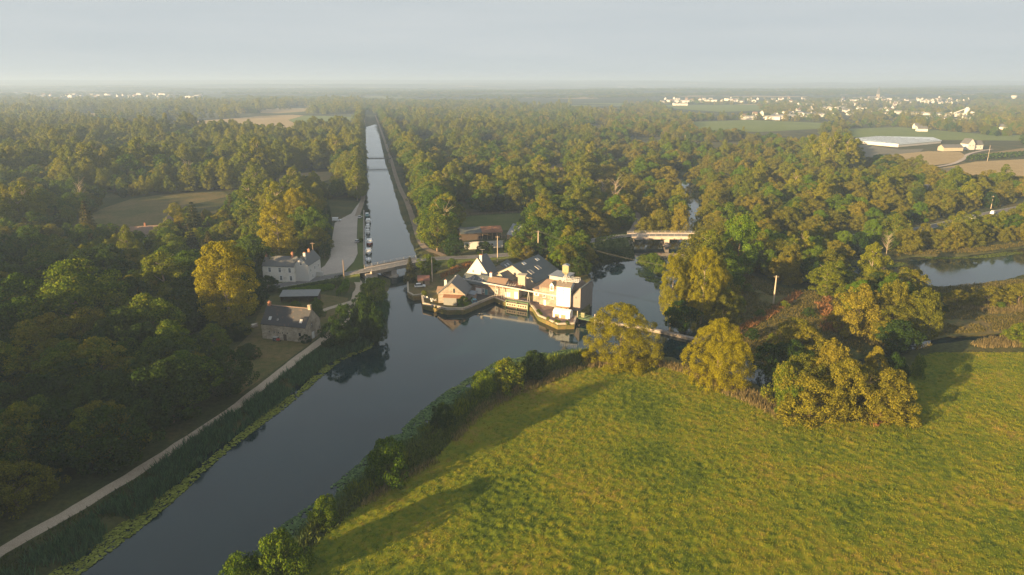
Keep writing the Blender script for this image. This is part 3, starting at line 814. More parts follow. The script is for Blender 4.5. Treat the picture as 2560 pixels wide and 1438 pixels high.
def tree(kind, var, x, y, h, hw, rot, label, group=None, z=-0.1, far=False):
    e = empty(TNAME[kind], (x, y, z), rot)
    e.scale = (hw / HW[kind], hw / HW[kind], h)
    tag(e, label, 'shrub' if 'bush' in kind else 'tree', group)
    c = bpy.data.objects.new('crown', (FAR if far else NEAR)[kind, var]); link(c, e)
    if 'bush' not in kind:
        link(bpy.data.objects.new('trunk', TRUNK[kind]), e)
    SRC.setdefault((kind, var, far), c)
    return e
rt = random.Random(4)
EXPL = [  # kind, base px, base py, top py, half-width px, label
 ('ypoplar', 578, 822, 603, 82, 'tall golden-lit poplar standing between the white house and the wood'),
 ('broad', 78, 866, 688, 92, 'broad green tree at the photo\'s left edge with clumped sunlit crown'),
 ('broad', 205, 860, 648, 112, 'very broad pale green tree left of the dark poplars'),
 ('poplar', 420, 772, 626, 66, 'dark green poplar with only its top lit, left of the golden poplar'),
 ('broad', 385, 885, 735, 72, 'brown-tinged tree in front of the dark poplar'),
 ('broad', 474, 1010, 880, 88, 'rounded tree with orange-lit crown beside the lower towpath'),
 ('broad', 262, 1000, 848, 96, 'pale domed tree in the shaded wood beside the orange-lit crown'),
 ('conifer', 226, 604, 497, 30, 'pointed dark conifer at the edge of the dry pasture'),
 ('conifer', 80, 640, 540, 30, 'leaning conifer near the photo\'s left edge'),
 ('conifer', 490, 600, 500, 32, 'dark conifer behind the brown-roofed house'),
 ('conifer', 486, 652, 562, 26, 'brownish conifer, left one of two above the golden poplar'),
 ('conifer', 528, 656, 574, 28, 'brownish conifer, right one of two above the golden poplar'),
 ('ypoplar', 700, 655, 505, 48, 'yellow-green poplar rising behind the white house'),
 ('ypoplar', 745, 600, 470, 40, 'slim yellow-green poplar left of the gravel yard hedge'),
 ('dark', 672, 730, 690, 30, 'dark round shrub-like tree at the white house corner'),
 ('dark', 640, 700, 600, 40, 'dark tree touching the left gable of the white house'),
 ('conifer', 1027, 706, 640, 20, 'small conifer on the bank beside the canal bridge'),
 ('broad', 1074, 694, 634, 30, 'round tree beside the small conifer at the canal bridge'),
 ('bush', 1130, 668, 645, 14, 'small yellow shrub on the bank below the road'),
 ('broad', 1093, 628, 518, 48, 'gnarled oak with bare branches beside the right towpath'),
 ('dark', 1137, 642, 585, 30, 'dark round tree at the end of the white shed wall'),
 ('darkbush', 1212, 634, 602, 26, 'dark shrub in front of the white shed wall'),
 ('bush', 1278, 628, 594, 22, 'yellow-green shrub by the grey slate roof'),
 ('broad', 1330, 622, 540, 44, 'broad tree behind the telegraph pole of the mill'),
 ('broad', 1392, 622, 545, 46, 'spreading tree where the road leaves the mill'),
 ('broad', 1425, 668, 588, 46, 'yellow-lit tree on the pond bank behind the mill'),
 ('dark', 1446, 690, 640, 30, 'dark tree overhanging the pond behind the mill'),
 ('dark', 1392, 668, 620, 30, 'dark tree hard behind the mill roofs'),
 ('willow', 1612, 590, 543, 26, 'low willow at the left end of the river bridge'),
 ('willow', 1652, 586, 520, 32, 'round willow behind the river bridge, second from its left end'),
 ('willow', 1696, 588, 508, 32, 'domed willow behind the river bridge, third from its left end'),
 ('bush', 1742, 586, 553, 16, 'small round shrub behind the right end of the river bridge'),
 ('willow', 1800, 642, 552, 28, 'willow hiding the right end of the river bridge'),
 ('bright', 1842, 686, 543, 58, 'bright green drooping tree right of the river bridge'),
 ('ypoplar', 1676, 806, 632, 32, 'slender poplar, leftmost of the four on the pond bank'),
 ('ypoplar', 1714, 800, 645, 28, 'poplar second from the pond among the four'),
 ('ypoplar', 1752, 806, 618, 38, 'tallest poplar of the four on the pond bank'),
 ('ypoplar', 1790, 790, 648, 28, 'poplar farthest from the pond among the four'),
 ('dark', 1700, 826, 752, 42, 'dark undergrowth tree at the foot of the poplars'),
 ('willow', 1804, 812, 738, 42, 'olive round tree right of the pond poplars'),
 ('gold', 1550, 910, 764, 88, 'large golden willow at the weir, nearest the mill'),
 ('gold', 1790, 960, 802, 78, 'golden willow on the meadow corner right of the weir'),
 ('bush', 1955, 1004, 904, 42, 'small round olive tree above the stream bend'),
 ('bush', 1974, 1036, 944, 40, 'round shrub with dry reeds at its foot'),
 ('willow', 2066, 985, 850, 50, 'tall olive tree at the back of the meadow thicket'),
 ('willow', 2106, 1042, 902, 70, 'broad olive tree with bare trunks at the meadow edge'),
 ('willow', 2180, 985, 866, 30, 'narrow olive tree on the right flank of the meadow thicket'),
 ('dark', 2225, 985, 885, 40, 'dark tree shading the meadow behind the thicket'),
 ('darkbush', 1912, 935, 862, 38, 'dark shrub across the stream from the golden willow'),
 ('dark', 1975, 925, 850, 42, 'dark green tree with a yellow-green top above the stream'),
 ('willow', 2140, 835, 712, 66, 'silvery olive round tree with bracken at its foot'),
 ('willow', 2226, 828, 702, 50, 'olive tree beside the silvery olive round tree'),
 ('willow', 2296, 845, 722, 54, 'olive tree with dark shaded side at the pasture edge'),
 ('dark', 2240, 880, 800, 50, 'dark tree below the olive trees at the ditch'),
 ('poplar', 2062, 745, 655, 42, 'green poplar-like tree above the heath'),
 ('bush', 2545, 855, 808, 36, 'pale silvery shrub by the ditch at the photo\'s right edge'),
 ('willow', 2392, 762, 726, 36, 'round olive willow in front of the still reach, beside the dark-sided olive tree'),
 ('willow', 2468, 762, 716, 42, 'broad willow in front of the still reach at the pasture edge'),
 ('willow', 2545, 760, 708, 42, 'willow in front of the still reach at the photo\'s right edge'),
 ('bush', 1608, 660, 636, 18, 'yellow-green shrub at the tip of the spit before the river bridge'),
 ('bush', 1634, 664, 632, 24, 'pale feathery shrub in the middle of the spit before the river bridge'),
 ('bush', 1652, 682, 650, 20, 'low green shrub at the pond end of the spit'),
 ('darkbush', 1540, 650, 622, 26, 'dark scrub on the pond bank left of the river bridge'),
 ('darkbush', 1500, 655, 625, 24, 'dark scrub on the pond bank near the mill trees'),
 ('bush', 972, 1200, 1093, 56, 'largest bush on the meadow bank, halfway down the river'),
 ('bush', 1266, 975, 897, 52, 'pale yellow bush on the river bank opposite the mill'),
 ('bush', 1212, 990, 925, 34, 'brownish bush left of the pale yellow bank bush'),
 ('darkbush', 1336, 942, 876, 42, 'dark green bush on the bank near the large golden willow'),
 ('darkbush', 1106, 1066, 1010, 28, 'small dark bush on the bank among lily pads'),
 ('bush', 700, 1452, 1330, 76, 'bush with yellow top on the bank near the photo\'s bottom edge'),
 ('bush', 610, 1490, 1388, 66, 'yellow bush cut by the photo\'s bottom edge'),
 ('bush', 815, 1305, 1240, 40, 'small yellow-topped bush on the lower river bank'),
 ('darkbush', 915, 838, 742, 44, 'tall dark shrub on the river bank above the lily patch'),
 ('darkbush', 868, 842, 765, 40, 'dark shrub hiding the bend of the towpath'),
 ('darkbush', 942, 848, 772, 30, 'dark shrub leaning over the river bend'),
 ('dark', 848, 872, 800, 44, 'green rounded tree between towpath and river, right of the stone barn'),
 ('bush', 936, 748, 692, 38, 'scrubby bush on the bank under the canal bridge'),
 ('darkbush', 905, 775, 735, 26, 'scrub beside the towpath below the canal bridge'),
 ('bush', 792, 790, 745, 26, 'orange-tipped shrub in front of the open shed'),
 ('bush', 740, 776, 752, 20, 'yellow-green shrub between open shed and stone barn'),
 ('darkbush', 620, 895, 860, 34, 'dark low shrub left of the stone barn'),
 ('darkbush', 765, 856, 835, 14, 'small shrub at the stone barn corner'),
 ('bush', 330, 625, 590, 30, 'low shrub below the brown-roofed house'),
 ('bush', 2290, 945, 885, 20, 'small shrub at the corner where meadow meets ditch'),
 ('willow', 2090, 430, 333, 36, 'left tree of the tall poplar clump by the greenhouse'),
]
clump_x = [(2022, 425, 334, 26), (2050, 430, 330, 28), (2078, 432, 330, 28), (2106, 432, 334, 28), (2132, 432, 345, 24), (2065, 436, 345, 26), (2115, 437, 352, 26)]
PLACED = []
cnt = {}
for k, bx, by, ty, hwp, lab in EXPL[:-1]:
    b = P(bx, by)
    i = cnt.get(k, 0) % NVAR[k]; cnt[k] = i + 1
    tree(k, i, b.x, b.y, max(1.5, ZTOP(b, ty)), hwp * MPP(b), rt.uniform(0, 6.28), lab)
    PLACED.append((b.x, b.y, hwp * MPP(b) * .75))
for bx, by, ty, hwp in clump_x:
    b = P(bx, by)
    tree('poplar', cnt.get('poplar', 0) % 4, b.x, b.y, ZTOP(b, ty), hwp * MPP(b), rt.uniform(0, 6.28), 'tall poplar in the dense clump left of the pale greenhouse', 'poplar clump by the greenhouse')
    cnt['poplar'] = cnt.get('poplar', 0) + 1
    PLACED.append((b.x, b.y, hwp * MPP(b) * .8))

BARE = trunk_mesh('branches', 5, .95, .016, M['bark_pale'], 34, .42)
for bx, by, ty, lab in ((1112, 618, 520, 'bare pale dead tree beside the gnarled oak'), (1536, 520, 448, 'bare dead tree in the wood above the paddock'), (1505, 505, 452, 'half-dead bare tree left of the other in the wood above the paddock'), (478, 470, 405, 'thin bare tree in the poplar wood beyond the pasture'), (205, 520, 455, 'bare leaning tree by the pointed conifer'), (2160, 1030, 950, 'bare pale trunk at the edge of the meadow thicket'), (2215, 640, 585, 'bare tree in the thicket above the river reach'), (640, 560, 500, 'bare tree behind the brownish conifers')):
    b = P(bx, by); e = empty('dead_tree', (b.x, b.y, -.1), bx % 6); hh_ = ZTOP(b, ty); e.scale = (hh_ * .75, hh_ * .75, hh_); tag(e, lab, 'tree')
    link(bpy.data.objects.new('branches', BARE), e)
# woods: every tree has its own spot; roads, water, yards and fields stay clear
def widen(pts):
    ys_ = [p[1] for p in pts]; mid = (min(ys_) + max(ys_)) / 2
    return [(p[0], p[1] + (18 if min(ys_) < 330 else 24) if p[1] > mid and min(ys_) < 500 else p[1]) for p in pts]
OPEN = [widen(f[1]) for f in FIELDS] + [parking,
 [(520,1700),(620,1438),(780,1290),(1000,1100),(1240,890),(1440,860),(1650,845),(1750,862),(1950,935),(1960,1060),(2240,1060),(2330,858),(2800,815),(2800,1700)],
 [(1800,690),(1870,678),(1960,715),(2085,728),(2145,838),(2050,880),(1900,880),(1740,856),(1830,800)],
 [(2325,770),(2430,750),(2560,738),(2800,728),(2800,880),(2325,880)],
 [(870,705),(1040,640),(1100,640),(1300,655),(1400,700),(1490,640),(1500,840),(1000,860)],
 [(645,735),(650,640),(700,615),(770,615),(800,680),(1000,690),(990,850),(820,870),(700,940),(560,990),(500,960),(600,880),(630,800)],
 [(795,690),(795,500),(890,490),(903,285),(942,285),(1012,470),(1068,600),(1110,620),(1110,650)],
 [(1120,545),(1340,528),(1420,524),(1420,548),(1320,560),(1310,640),(1150,640),(1110,600)],
 [(1470,640),(1490,590),(1580,575),(1760,575),(1760,620),(1690,660),(1760,740),(1760,860),(1450,860)],
 [(-400,1700),(-60,1420),(160,1290),(480,1092),(720,915),(860,815),(980,700),(1000,900),(500,1300),(300,1700)],
 [(2180,648),(2290,628),(2700,592),(2700,745),(2560,745),(2330,750),(2240,725)],
 [(2265,575),(2290,556),(2560,502),(2720,476),(2720,540),(2560,562),(2400,592),(2280,610)],
 [(430,490),(600,476),(640,500),(570,545),(470,566),(420,575)],
 [(680,436),(845,424),(850,484),(690,494)],
 [(450,302),(890,284),(885,340),(700,350),(470,338)],
 [(2150,370),(2720,360),(2720,468),(2430,460),(2250,430)],
 [(255,610),(420,610),(420,550),(260,575)],
 [(2130,340),(2360,345),(2400,370),(2240,380),(2140,372)],
 [(2395,345),(2560,345),(2560,380),(2395,380)],
 [(1640,300),(1700,300),(1700,306),(1640,306)]]
def is_open(x, y, h):
    px, py = PIX(x, y)
    r = np.zeros(np.shape(x), bool)
    for f in OPEN: r |= inpoly(px, py, f)
    r |= waterdist(x, y) < 3.2
    for ln, w in ((road_line, 7.0), (tow, 5.0), (tow_r, 9.0), (tow_l, 5.5), (side_path, 4.0), (lane, 6.0), (track_b, 4.0)):
        q = ln[::4] + [ln[-1]]
        r |= distline(x, y, [(p.x, p.y) for p in q]) < w
    for a, b, rad in PLACED: r |= np.hypot(x - a, y - b) < rad
    return r
rg = np.random.default_rng(12)
def jitter(x0, x1, y0, y1, s):
    X, Y = np.meshgrid(np.arange(x0, x1, s), np.arange(y0, y1, s))
    X = (X + rg.uniform(-.45, .45, X.shape) * s).ravel(); Y = (Y + rg.uniform(-.45, .45, Y.shape) * s).ravel()
    return X, Y
TR = []     # x, y, h, hw, kind, variant, rot
def addpts(X, Y, far):
    px, py = PIX(X, Y)
    u = rg.uniform(0, 1, len(X)); s = rg.normal(0, 1, len(X)); n = fbm(X / 60.0, Y / 60.0, 44, 3); n2 = fbm(X / 35.0, Y / 35.0, 91, 2)
    for x, y, a, b, uu, ss, nn, mm in zip(X, Y, px, py, u, s, n, n2):
        left = a < 905
        if left:
            k = 'poplar' if mm > (.5 if b < 560 else .56) else ('broad' if uu < .62 else ('dark' if uu < .82 else ('willow' if uu < .93 else 'conifer')))
            h = {'poplar': 21, 'broad': 14.5, 'dark': 11, 'willow': 12, 'conifer': 15}[k]
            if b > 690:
                k = 'dark' if uu < .62 else ('broad' if uu < .9 else 'willow'); h = {'broad': 12.5, 'dark': 11.5, 'willow': 10.5}[k]  # mostly dark leaves here: the lower wood's shade is put into leaf colour
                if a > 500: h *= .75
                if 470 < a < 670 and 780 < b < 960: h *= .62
            elif b > 470: h *= .62 if (90 < a < 620 and b > 560) else .8
        elif a < 1480 and b < 620:
            k = 'broad' if uu < .5 else ('poplar' if mm > .55 else ('willow' if uu < .85 else 'dark'))
            h = {'poplar': 18, 'broad': 13, 'dark': 9.5, 'willow': 11}[k]
        else:
            k = 'willow' if uu < .62 else ('broad' if uu < .8 else ('bright' if uu < .86 else ('dark' if uu < .95 else 'poplar')))
            h = {'poplar': 16, 'broad': 11.5, 'dark': 8.5, 'willow': 10, 'bright': 11.5}[k]
        h *= (0.66 + .7 * nn) * (1 + .2 * max(-1.8, min(2, ss)))
        hw = h * HW[k] * rg.uniform(.85, 1.2)
        TR.append((x, y, h, hw, k, int(rg.integers(NVAR[k])), rg.uniform(0, 6.28), far))
# near and middle distance
X, Y = jitter(-760, 960, -20, 830, 6.6)
a, b = PIX(X, Y)
vis = (Y > 20) & (a > -230) & (a < 2750) & (b > 380) & ((b < 1600) | (X < -170 + 1.17 * Y))
X, Y = X[vis], Y[vis]
a, b = PIX(X, Y)
ok = ~is_open(X, Y, 0) & (rg.uniform(0, 1, len(X)) < np.where(a < 905, .9, .8)) & ((a < 905) & (b > 560) | (fbm(X / 24., Y / 24., 17, 2) > np.where(a < 905, .37, .43)))
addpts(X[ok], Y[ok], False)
X, Y = jitter(-1100, 1250, 640, 1150, 8.5)
a, b = PIX(X, Y)
vis = (a > -60) & (a < 2640) & (b <= 380)
X, Y = X[vis], Y[vis]
ok = ~is_open(X, Y, 0) & (fbm(X / 130., Y / 90., 7, 3) > .41)
addpts(X[ok], Y[ok], False)
# rows of poplars along the canal
for pts, hh, kk in (([(893,500),(893,440),(896,380),(899,340),(902,310),(905,288)], 21, 'poplar'), ([(884,494),(882,440),(888,380),(894,330)], 19, 'poplar'),
                    ([(1108,600),(1084,540),(1056,480),(1030,430),(1010,398),(990,360),(973,328),(960,300),(950,284)], 19, 'broad'),
                    ([(1122,590),(1092,525),(1062,465),(1034,418),(1010,380),(990,345)], 21, 'poplar')):
    ln = smooth_line(L3(pts), 8.5 if kk == 'broad' else 7.0)
    for p in ln:
        h = hh * rg.uniform(.75, 1.12)
        TR.append((p.x + rg.normal(0, 1.2), p.y + rg.normal(0, 1.5), h, h * HW[kk] * rg.uniform(.9, 1.15), kk, int(rg.integers(NVAR[kk])), rg.uniform(0, 6.28), False))
# tall trees upstream of the picture whose long shadows reach the meadow and the lower wood
X, Y = jitter(-330, -92, -190, 62, 8.0)
a, b = PIX(X, np.maximum(Y, 1))
ok = (distline(X, Y, [(p.x, p.y) for p in tow[:6]]) > 6) & (X < -166 + 1.17 * Y) & (Y < 62)
for x, y in zip(X[ok], Y[ok]):
    h = rg.uniform(29, 36); TR.append((x, y, h, h * .28, 'poplar', int(rg.integers(4)), rg.uniform(0, 6.28), False))
X, Y = jitter(-400, -80, 62, 250, 8.0)
a, b = PIX(X, Y)
ok = (a < -230) & (a > -900) & ~is_open(X, Y, 0)
for x, y in zip(X[ok], Y[ok]):
    h = rg.uniform(22, 30); TR.append((x, y, h, h * .28, 'poplar', int(rg.integers(4)), rg.uniform(0, 6.28), False))
near_n = len(TR)
# far woods
X, Y = jitter(-1900, 2300, 1150, 2600, 15)
a, b = PIX(X, Y)
vis = (a > -40) & (a < 2610)
X, Y = X[vis], Y[vis]
a, b = PIX(X, Y)
town = inpoly(a, b, [(1630,244),(2440,244),(2440,312),(1930,312),(1640,266)]) | inpoly(a, b, [(40,234),(560,234),(560,262),(40,262)])
ok = ~is_open(X, Y, 0) & (fbm(X / 300., Y / 170., 61, 3) > .42) & (~town | (rg.uniform(0, 1, len(X)) < .3))
addpts(X[ok], Y[ok], True)
X, Y = jitter(-4300, 4800, 2600, 6200, 34)
a, b = PIX(X, Y)
vis = (a > -30) & (a < 2600)
X, Y = X[vis], Y[vis]
a, b = PIX(X, Y)
town = inpoly(a, b, [(1630,244),(2440,244),(2440,312),(1930,312),(1640,266)]) | inpoly(a, b, [(40,234),(560,234),(560,262),(40,262)])
ok = ~is_open(X, Y, 0) & (fbm(X / 520., Y / 260., 66, 3) > .5) & (~town | (rg.uniform(0, 1, len(X)) < .25))
for x, y in zip(X[ok], Y[ok]):
    h = rg.uniform(8, 13); TR.append((x, y, h, rg.uniform(13, 21), 'broad', int(rg.integers(4)), rg.uniform(0, 6.28), True))

LANDMARKS = [(715,850,'the stone barn'),(578,720,'the tall golden-lit poplar'),(340,590,'the brown-roofed house'),(226,550,'the pointed conifer by the pasture'),(474,960,'the orange-lit crown by the towpath'),(40,1130,'the lower left corner of the wood'),
 (250,1100,'the towpath in the shaded lower wood'),(78,780,'the broad tree at the left edge'),(262,930,'the pale domed tree'),(815,590,'the gravel yard hedge'),(380,520,'the dry pasture in the left wood'),(620,310,'the far stubble field left of the canal'),(905,400,'the left end of the canal footbridges'),(960,400,'the right end of the canal footbridges'),
 (905,300,'the far left end of the canal'),(945,300,'the far right end of the canal'),(895,480,'the left towpath beyond the gravel yard'),(1093,600,'the gnarled oak by the right towpath'),(1040,490,'the right towpath of the canal'),(1260,540,'the paddock fence'),(1220,600,'the farm barn'),(1580,560,'the track leaving the river bridge'),(1690,560,'the river behind the river bridge'),
 (1842,640,'the bright green drooping tree'),(1933,700,'the lone pole on the heath'),(2140,790,'the silvery olive round tree'),(2350,720,'the still river reach on the right'),(2300,600,'the road above the river reach'),(2482,560,'the driving white van'),(2075,440,'the poplar clump by the greenhouse'),(1385,430,'the small pasture in the valley wood'),(1110,450,'the small pond right of the canal'),
 (1550,860,'the large golden willow'),(2060,650,'the green thicket above the heath'),(2080,570,'the hidden stretch of road'),(130,560,'the leaning conifer at the left edge'),(560,540,'the conifers above the golden poplar'),(700,520,'the slim poplars behind the white house'),(60,420,'the far left edge of the wood'),(500,400,'the poplar wood beyond the pasture'),(1450,500,'the wood above the paddock'),(2243,480,'the far pole in the valley trees'),(1850,460,'the middle of the valley wood')]
def region(px, py):
    return min(LANDMARKS, key=lambda q: (q[0] - px) ** 2 + (2.2 * (q[1] - py)) ** 2)[2]
KW = {'broad': 'leafy broad-crowned tree', 'poplar': 'tall slim poplar', 'willow': 'rounded olive-green willow', 'bright': 'bright green round-crowned tree', 'dark': 'low dark green tree', 'conifer': 'pointed dark conifer'}
order = []
for i, t in enumerate(TR[:near_n]):
    x, y, h = t[0], t[1], t[2]
    a, b = PIX(x, y); a2, b2 = PIX(x, y, h)
    if -20 < a < 2580 and b2 < 1400 and b < 1560 and y > 40: order.append((-h / math.hypot(x, y), i))
order.sort()
indiv = set(i for _, i in order[:225])
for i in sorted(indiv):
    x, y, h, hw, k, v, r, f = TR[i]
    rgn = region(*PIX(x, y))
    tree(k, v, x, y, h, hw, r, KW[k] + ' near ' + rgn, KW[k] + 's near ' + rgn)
rest = [t for i, t in enumerate(TR) if i not in indiv]
# one far tree of each light crown stands by itself in the far woods
seen = set(); keep_ = []
for t in rest:
    key = (t[4], t[5])
    if t[7] and key not in seen and t[1] < 2500:
        seen.add(key)
        tree(t[4], t[5], t[0], t[1], t[2], t[3], t[6], 'hazy ' + KW[t[4]] + ' in the far woods below the skyline', 'hazy ' + KW[t[4]] + 's in the far woods', far=True)
    else: keep_.append(t)
rest = keep_
keys = sorted(set((t[4], t[5], t[7]) for t in rest))
for kk in keys:
    if kk not in SRC:      # no tree of this crown stands alone yet: take the first one out of the wood
        j = next(i for i, t in enumerate(rest) if (t[4], t[5], t[7]) == kk)
        t = rest.pop(j)
        rgn = region(*PIX(t[0], max(30, t[1])))
        tree(t[4], t[5], t[0], t[1], t[2], t[3], t[6], KW[t[4]] + ' near ' + rgn, KW[t[4]] + 's near ' + rgn, far=t[7])
def gn_scatter(name, pts, scl, rot, var, sources, **kw):
    me = bpy.data.meshes.new(name)
    me.vertices.add(len(pts)); me.vertices.foreach_set('co', np.asarray(pts, np.float32).reshape(-1))
    me.attributes.new('size', 'FLOAT_VECTOR', 'POINT').data.foreach_set('vector', np.asarray(scl, np.float32).reshape(-1))
    me.attributes.new('turn', 'FLOAT_VECTOR', 'POINT').data.foreach_set('vector', np.asarray(rot, np.float32).reshape(-1))
    me.attributes.new('variant', 'INT', 'POINT').data.foreach_set('value', np.asarray(var, np.int32))
    o = link(bpy.data.objects.new(name, me)); tag(o, kind='stuff', **kw)
    ng = bpy.data.node_groups.new(name, 'GeometryNodeTree')
    ng.interface.new_socket('Geometry', in_out='INPUT', socket_type='NodeSocketGeometry')
    ng.interface.new_socket('Geometry', in_out='OUTPUT', socket_type='NodeSocketGeometry')
    N, L = ng.nodes, ng.links
    gi = N.new('NodeGroupInput'); go = N.new('NodeGroupOutput'); jo = N.new('GeometryNodeJoinGeometry')
    def attr(nm, ty):
        a = N.new('GeometryNodeInputNamedAttribute'); a.data_type = ty; a.inputs[0].default_value = nm
        return next(s for s in a.outputs if s.enabled and s.name == 'Attribute')
    s_, r_, v_ = attr('size', 'FLOAT_VECTOR'), attr('turn', 'FLOAT_VECTOR'), attr('variant', 'INT')
    er = N.new('FunctionNodeEulerToRotation'); L.new(r_, er.inputs[0])
    for i, so in enumerate(sources):
        c = N.new('FunctionNodeCompare'); c.data_type = 'INT'; c.operation = 'EQUAL'
        L.new(v_, c.inputs[2]); c.inputs[3].default_value = i
        oi = N.new('GeometryNodeObjectInfo'); oi.transform_space = 'ORIGINAL'
        oi.inputs['Object'].default_value = so; oi.inputs['As Instance'].default_value = True
        ip = N.new('GeometryNodeInstanceOnPoints')
        L.new(gi.outputs[0], ip.inputs['Points']); L.new(c.outputs[0], ip.inputs['Selection'])
        L.new(oi.outputs['Geometry'], ip.inputs['Instance']); L.new(er.outputs[0], ip.inputs['Rotation']); L.new(s_, ip.inputs['Scale'])
        L.new(ip.outputs[0], jo.inputs[0])
    L.new(jo.outputs[0], go.inputs[0])
    o.modifiers.new('scatter', 'NODES').node_group = ng
    return o
kidx = {k: i for i, k in enumerate(keys)}
zz = hills(np.array([t[0] for t in rest]), np.array([t[1] for t in rest]))
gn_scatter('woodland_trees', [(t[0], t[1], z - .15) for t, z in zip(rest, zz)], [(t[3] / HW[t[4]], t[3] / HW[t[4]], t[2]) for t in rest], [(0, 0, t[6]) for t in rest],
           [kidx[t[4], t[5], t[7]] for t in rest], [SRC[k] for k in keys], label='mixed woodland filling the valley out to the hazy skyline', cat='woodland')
print('trees', len(TR), 'individual', len(indiv), 'instanced', len(rest))

for i, (bx, by) in enumerate(((2235,728),(2262,724),(2290,732),(2316,738),(2345,742),(2375,738),(2420,740),(2450,746),(2495,738),(2520,742),(2215,706),(2330,770),(2360,778),(2440,768),(2500,772),(1880,846),(1930,852),(2010,866),(2075,856),(1870,730),(1960,770),(2020,790),(1900,790))):
    b = P(bx, by); r_ = rt.uniform(1.1, 2.4); still = i < 15
    tree('bush' if i % 3 else 'darkbush', i % 2, b.x, b.y, r_ * rt.uniform(1.1, 1.6), r_, rt.uniform(0, 6.28), 'low shrub on the rough bank between the still reach and the pasture' if still else 'low shrub dotted over the heath round the lone pole', 'low shrubs by the still reach' if still else 'low shrubs on the heath')
# trimmed hedge beside the gravel yard
def hedge(name, label, line, w, h, n, leaf, mat, seed, group=None):
    rg2 = np.random.default_rng(seed)
    pts = np.array([(p[0], p[1]) for p in line]); seg = np.hypot(*(pts[1:] - pts[:-1]).T); cum = np.r_[0, np.cumsum(seg)]
    t = rg2.uniform(0, cum[-1], n); i = np.clip(np.searchsorted(cum, t) - 1, 0, len(seg) - 1); f = (t - cum[i]) / seg[i]
    c = pts[i] + (pts[i + 1] - pts[i]) * f[:, None]; d = (pts[i + 1] - pts[i]) / seg[i][:, None]; nn = np.stack([-d[:, 1], d[:, 0]], -1)
    an = rg2.uniform(0, np.pi, n)
    bulge = .85 + .3 * vnoise(t * .45, an * 1.2, seed) 
    endf = np.clip(np.minimum(t, cum[-1] - t) / (w * .5), 0.05, 1) ** .5
    u = np.sign(np.cos(an)) * np.abs(np.cos(an)) ** .6 * w / 2 * bulge * endf
    z = np.abs(np.sin(an)) ** .6 * h * bulge * rg2.uniform(.75, 1.02, n) * (0.4 + .6 * endf)
    pos = np.stack([c[:, 0] + nn[:, 0] * u, c[:, 1] + nn[:, 1] * u, z], -1)
    nr = unit(np.stack([nn[:, 0] * np.cos(an), nn[:, 1] * np.cos(an), np.sin(an) + .2], -1) + .45 * rg2.normal(size=(n, 3)))
    o0 = pos.mean(0); o0[2] = 0
    e = empty(name, tuple(o0)); tag(e, label, 'hedge', group)
    link(bpy.data.objects.new('foliage', np_quads('foliage', leafquads(pos - o0, nr, leaf, rg2, .8), [mat])), e)
    mb = MB(); rr = random.Random(seed)
    for k in range(0, len(line) - 1):
        a = Vector(line[k]) - Vector(o0); b = Vector(line[k + 1]) - Vector(o0); a.z = b.z = 0
        for q in range(3):
            p = a.lerp(b, (q + .5) / 3); mb.tube(p, p + Vector((rr.uniform(-.3, .3), rr.uniform(-.3, .3), h * .7)), .07, .03, 5)
    mb.build('stem', M['bark'], e)
hl = [P(812, 650), P(816, 620), P(818, 590), P(818, 560), P(815, 530)]
hedge('hedge', 'thick clipped dark hedge along the left side of the gravel yard', hl, 4.6, 5.2, 9000, .5, M['leaf_hedge'], 3)
hedge('hedge', 'low green hedge between the road and the open shed', [P(712, 737), P(760, 733), P(800, 726), P(836, 720)], 4.5, 2.2, 5000, .4, M['leaf_bright'], 5)
hedge('hedge', 'square clipped hedge beside the towpath fork', [P(846, 742), P(862, 728), P(866, 712)], 2.6, 3.0, 3000, .35, M['leaf_bright'], 6)
hedge('hedge', 'hedge row across the far stubble field', [P(2420, 402), P(2470, 396), P(2560, 390), P(2680, 384)], 9, 5, 2600, 1.8, M['leaf_broad'], 8)

# ------------------------------------------------------------------ ground cover along the banks and in the meadow
def blades(name, label, cat, pts, h, w, mat, lean=.25, per=3, seed=1, kind='stuff'):
    rg2 = np.random.default_rng(seed)
    p = np.repeat(np.asarray(pts, float), per, 0); n = len(p)
    p[:, :2] += rg2.normal(0, .22, (n, 2))
    th = rg2.uniform(0, 6.28, n); hh = h * rg2.uniform(.55, 1.25, n)
    dx = np.stack([np.cos(th), np.sin(th), np.zeros(n)], -1) * (w * rg2.uniform(.6, 1.3, n))[:, None]
    tip = p + np.stack([rg2.normal(0, lean, n) * hh, rg2.normal(0, lean, n) * hh, hh], -1)
    midp = p * .45 + tip * .55; midp[:, 2] += hh * .06
    V = np.stack([p - dx * .6, p + dx * .6, midp + dx * .5, tip, midp - dx * .5], 1)
    o = link(bpy.data.objects.new(name, np_quads(name, V, [mat], k=5)))
    return tag(o, label, cat, kind=kind)
def scatter_px(polys, dens, z=0.0, seed=0, mask=None):
    """random points, dens per square metre, inside regions outlined on the photograph"""
    rg2 = np.random.default_rng(seed); out = []
    for po in polys:
        wp = np.array([P(a, b, z)[:2] for a, b in po])
        lo, hi = wp.min(0), wp.max(0)
        n = int((hi[0] - lo[0]) * (hi[1] - lo[1]) * dens)
        q = rg2.uniform(lo, hi, (n, 2))
        q = q[inpoly(q[:, 0], q[:, 1], wp.tolist())]
        out.append(q)
    q = np.concatenate(out)
    if mask is not None: q = q[mask(q[:, 0], q[:, 1])]
    return q
def gz(q):
    d = waterdist(q[:, 0], q[:, 1]); return np.clip(-1.0 + d * .55, -1.15, 0.0)
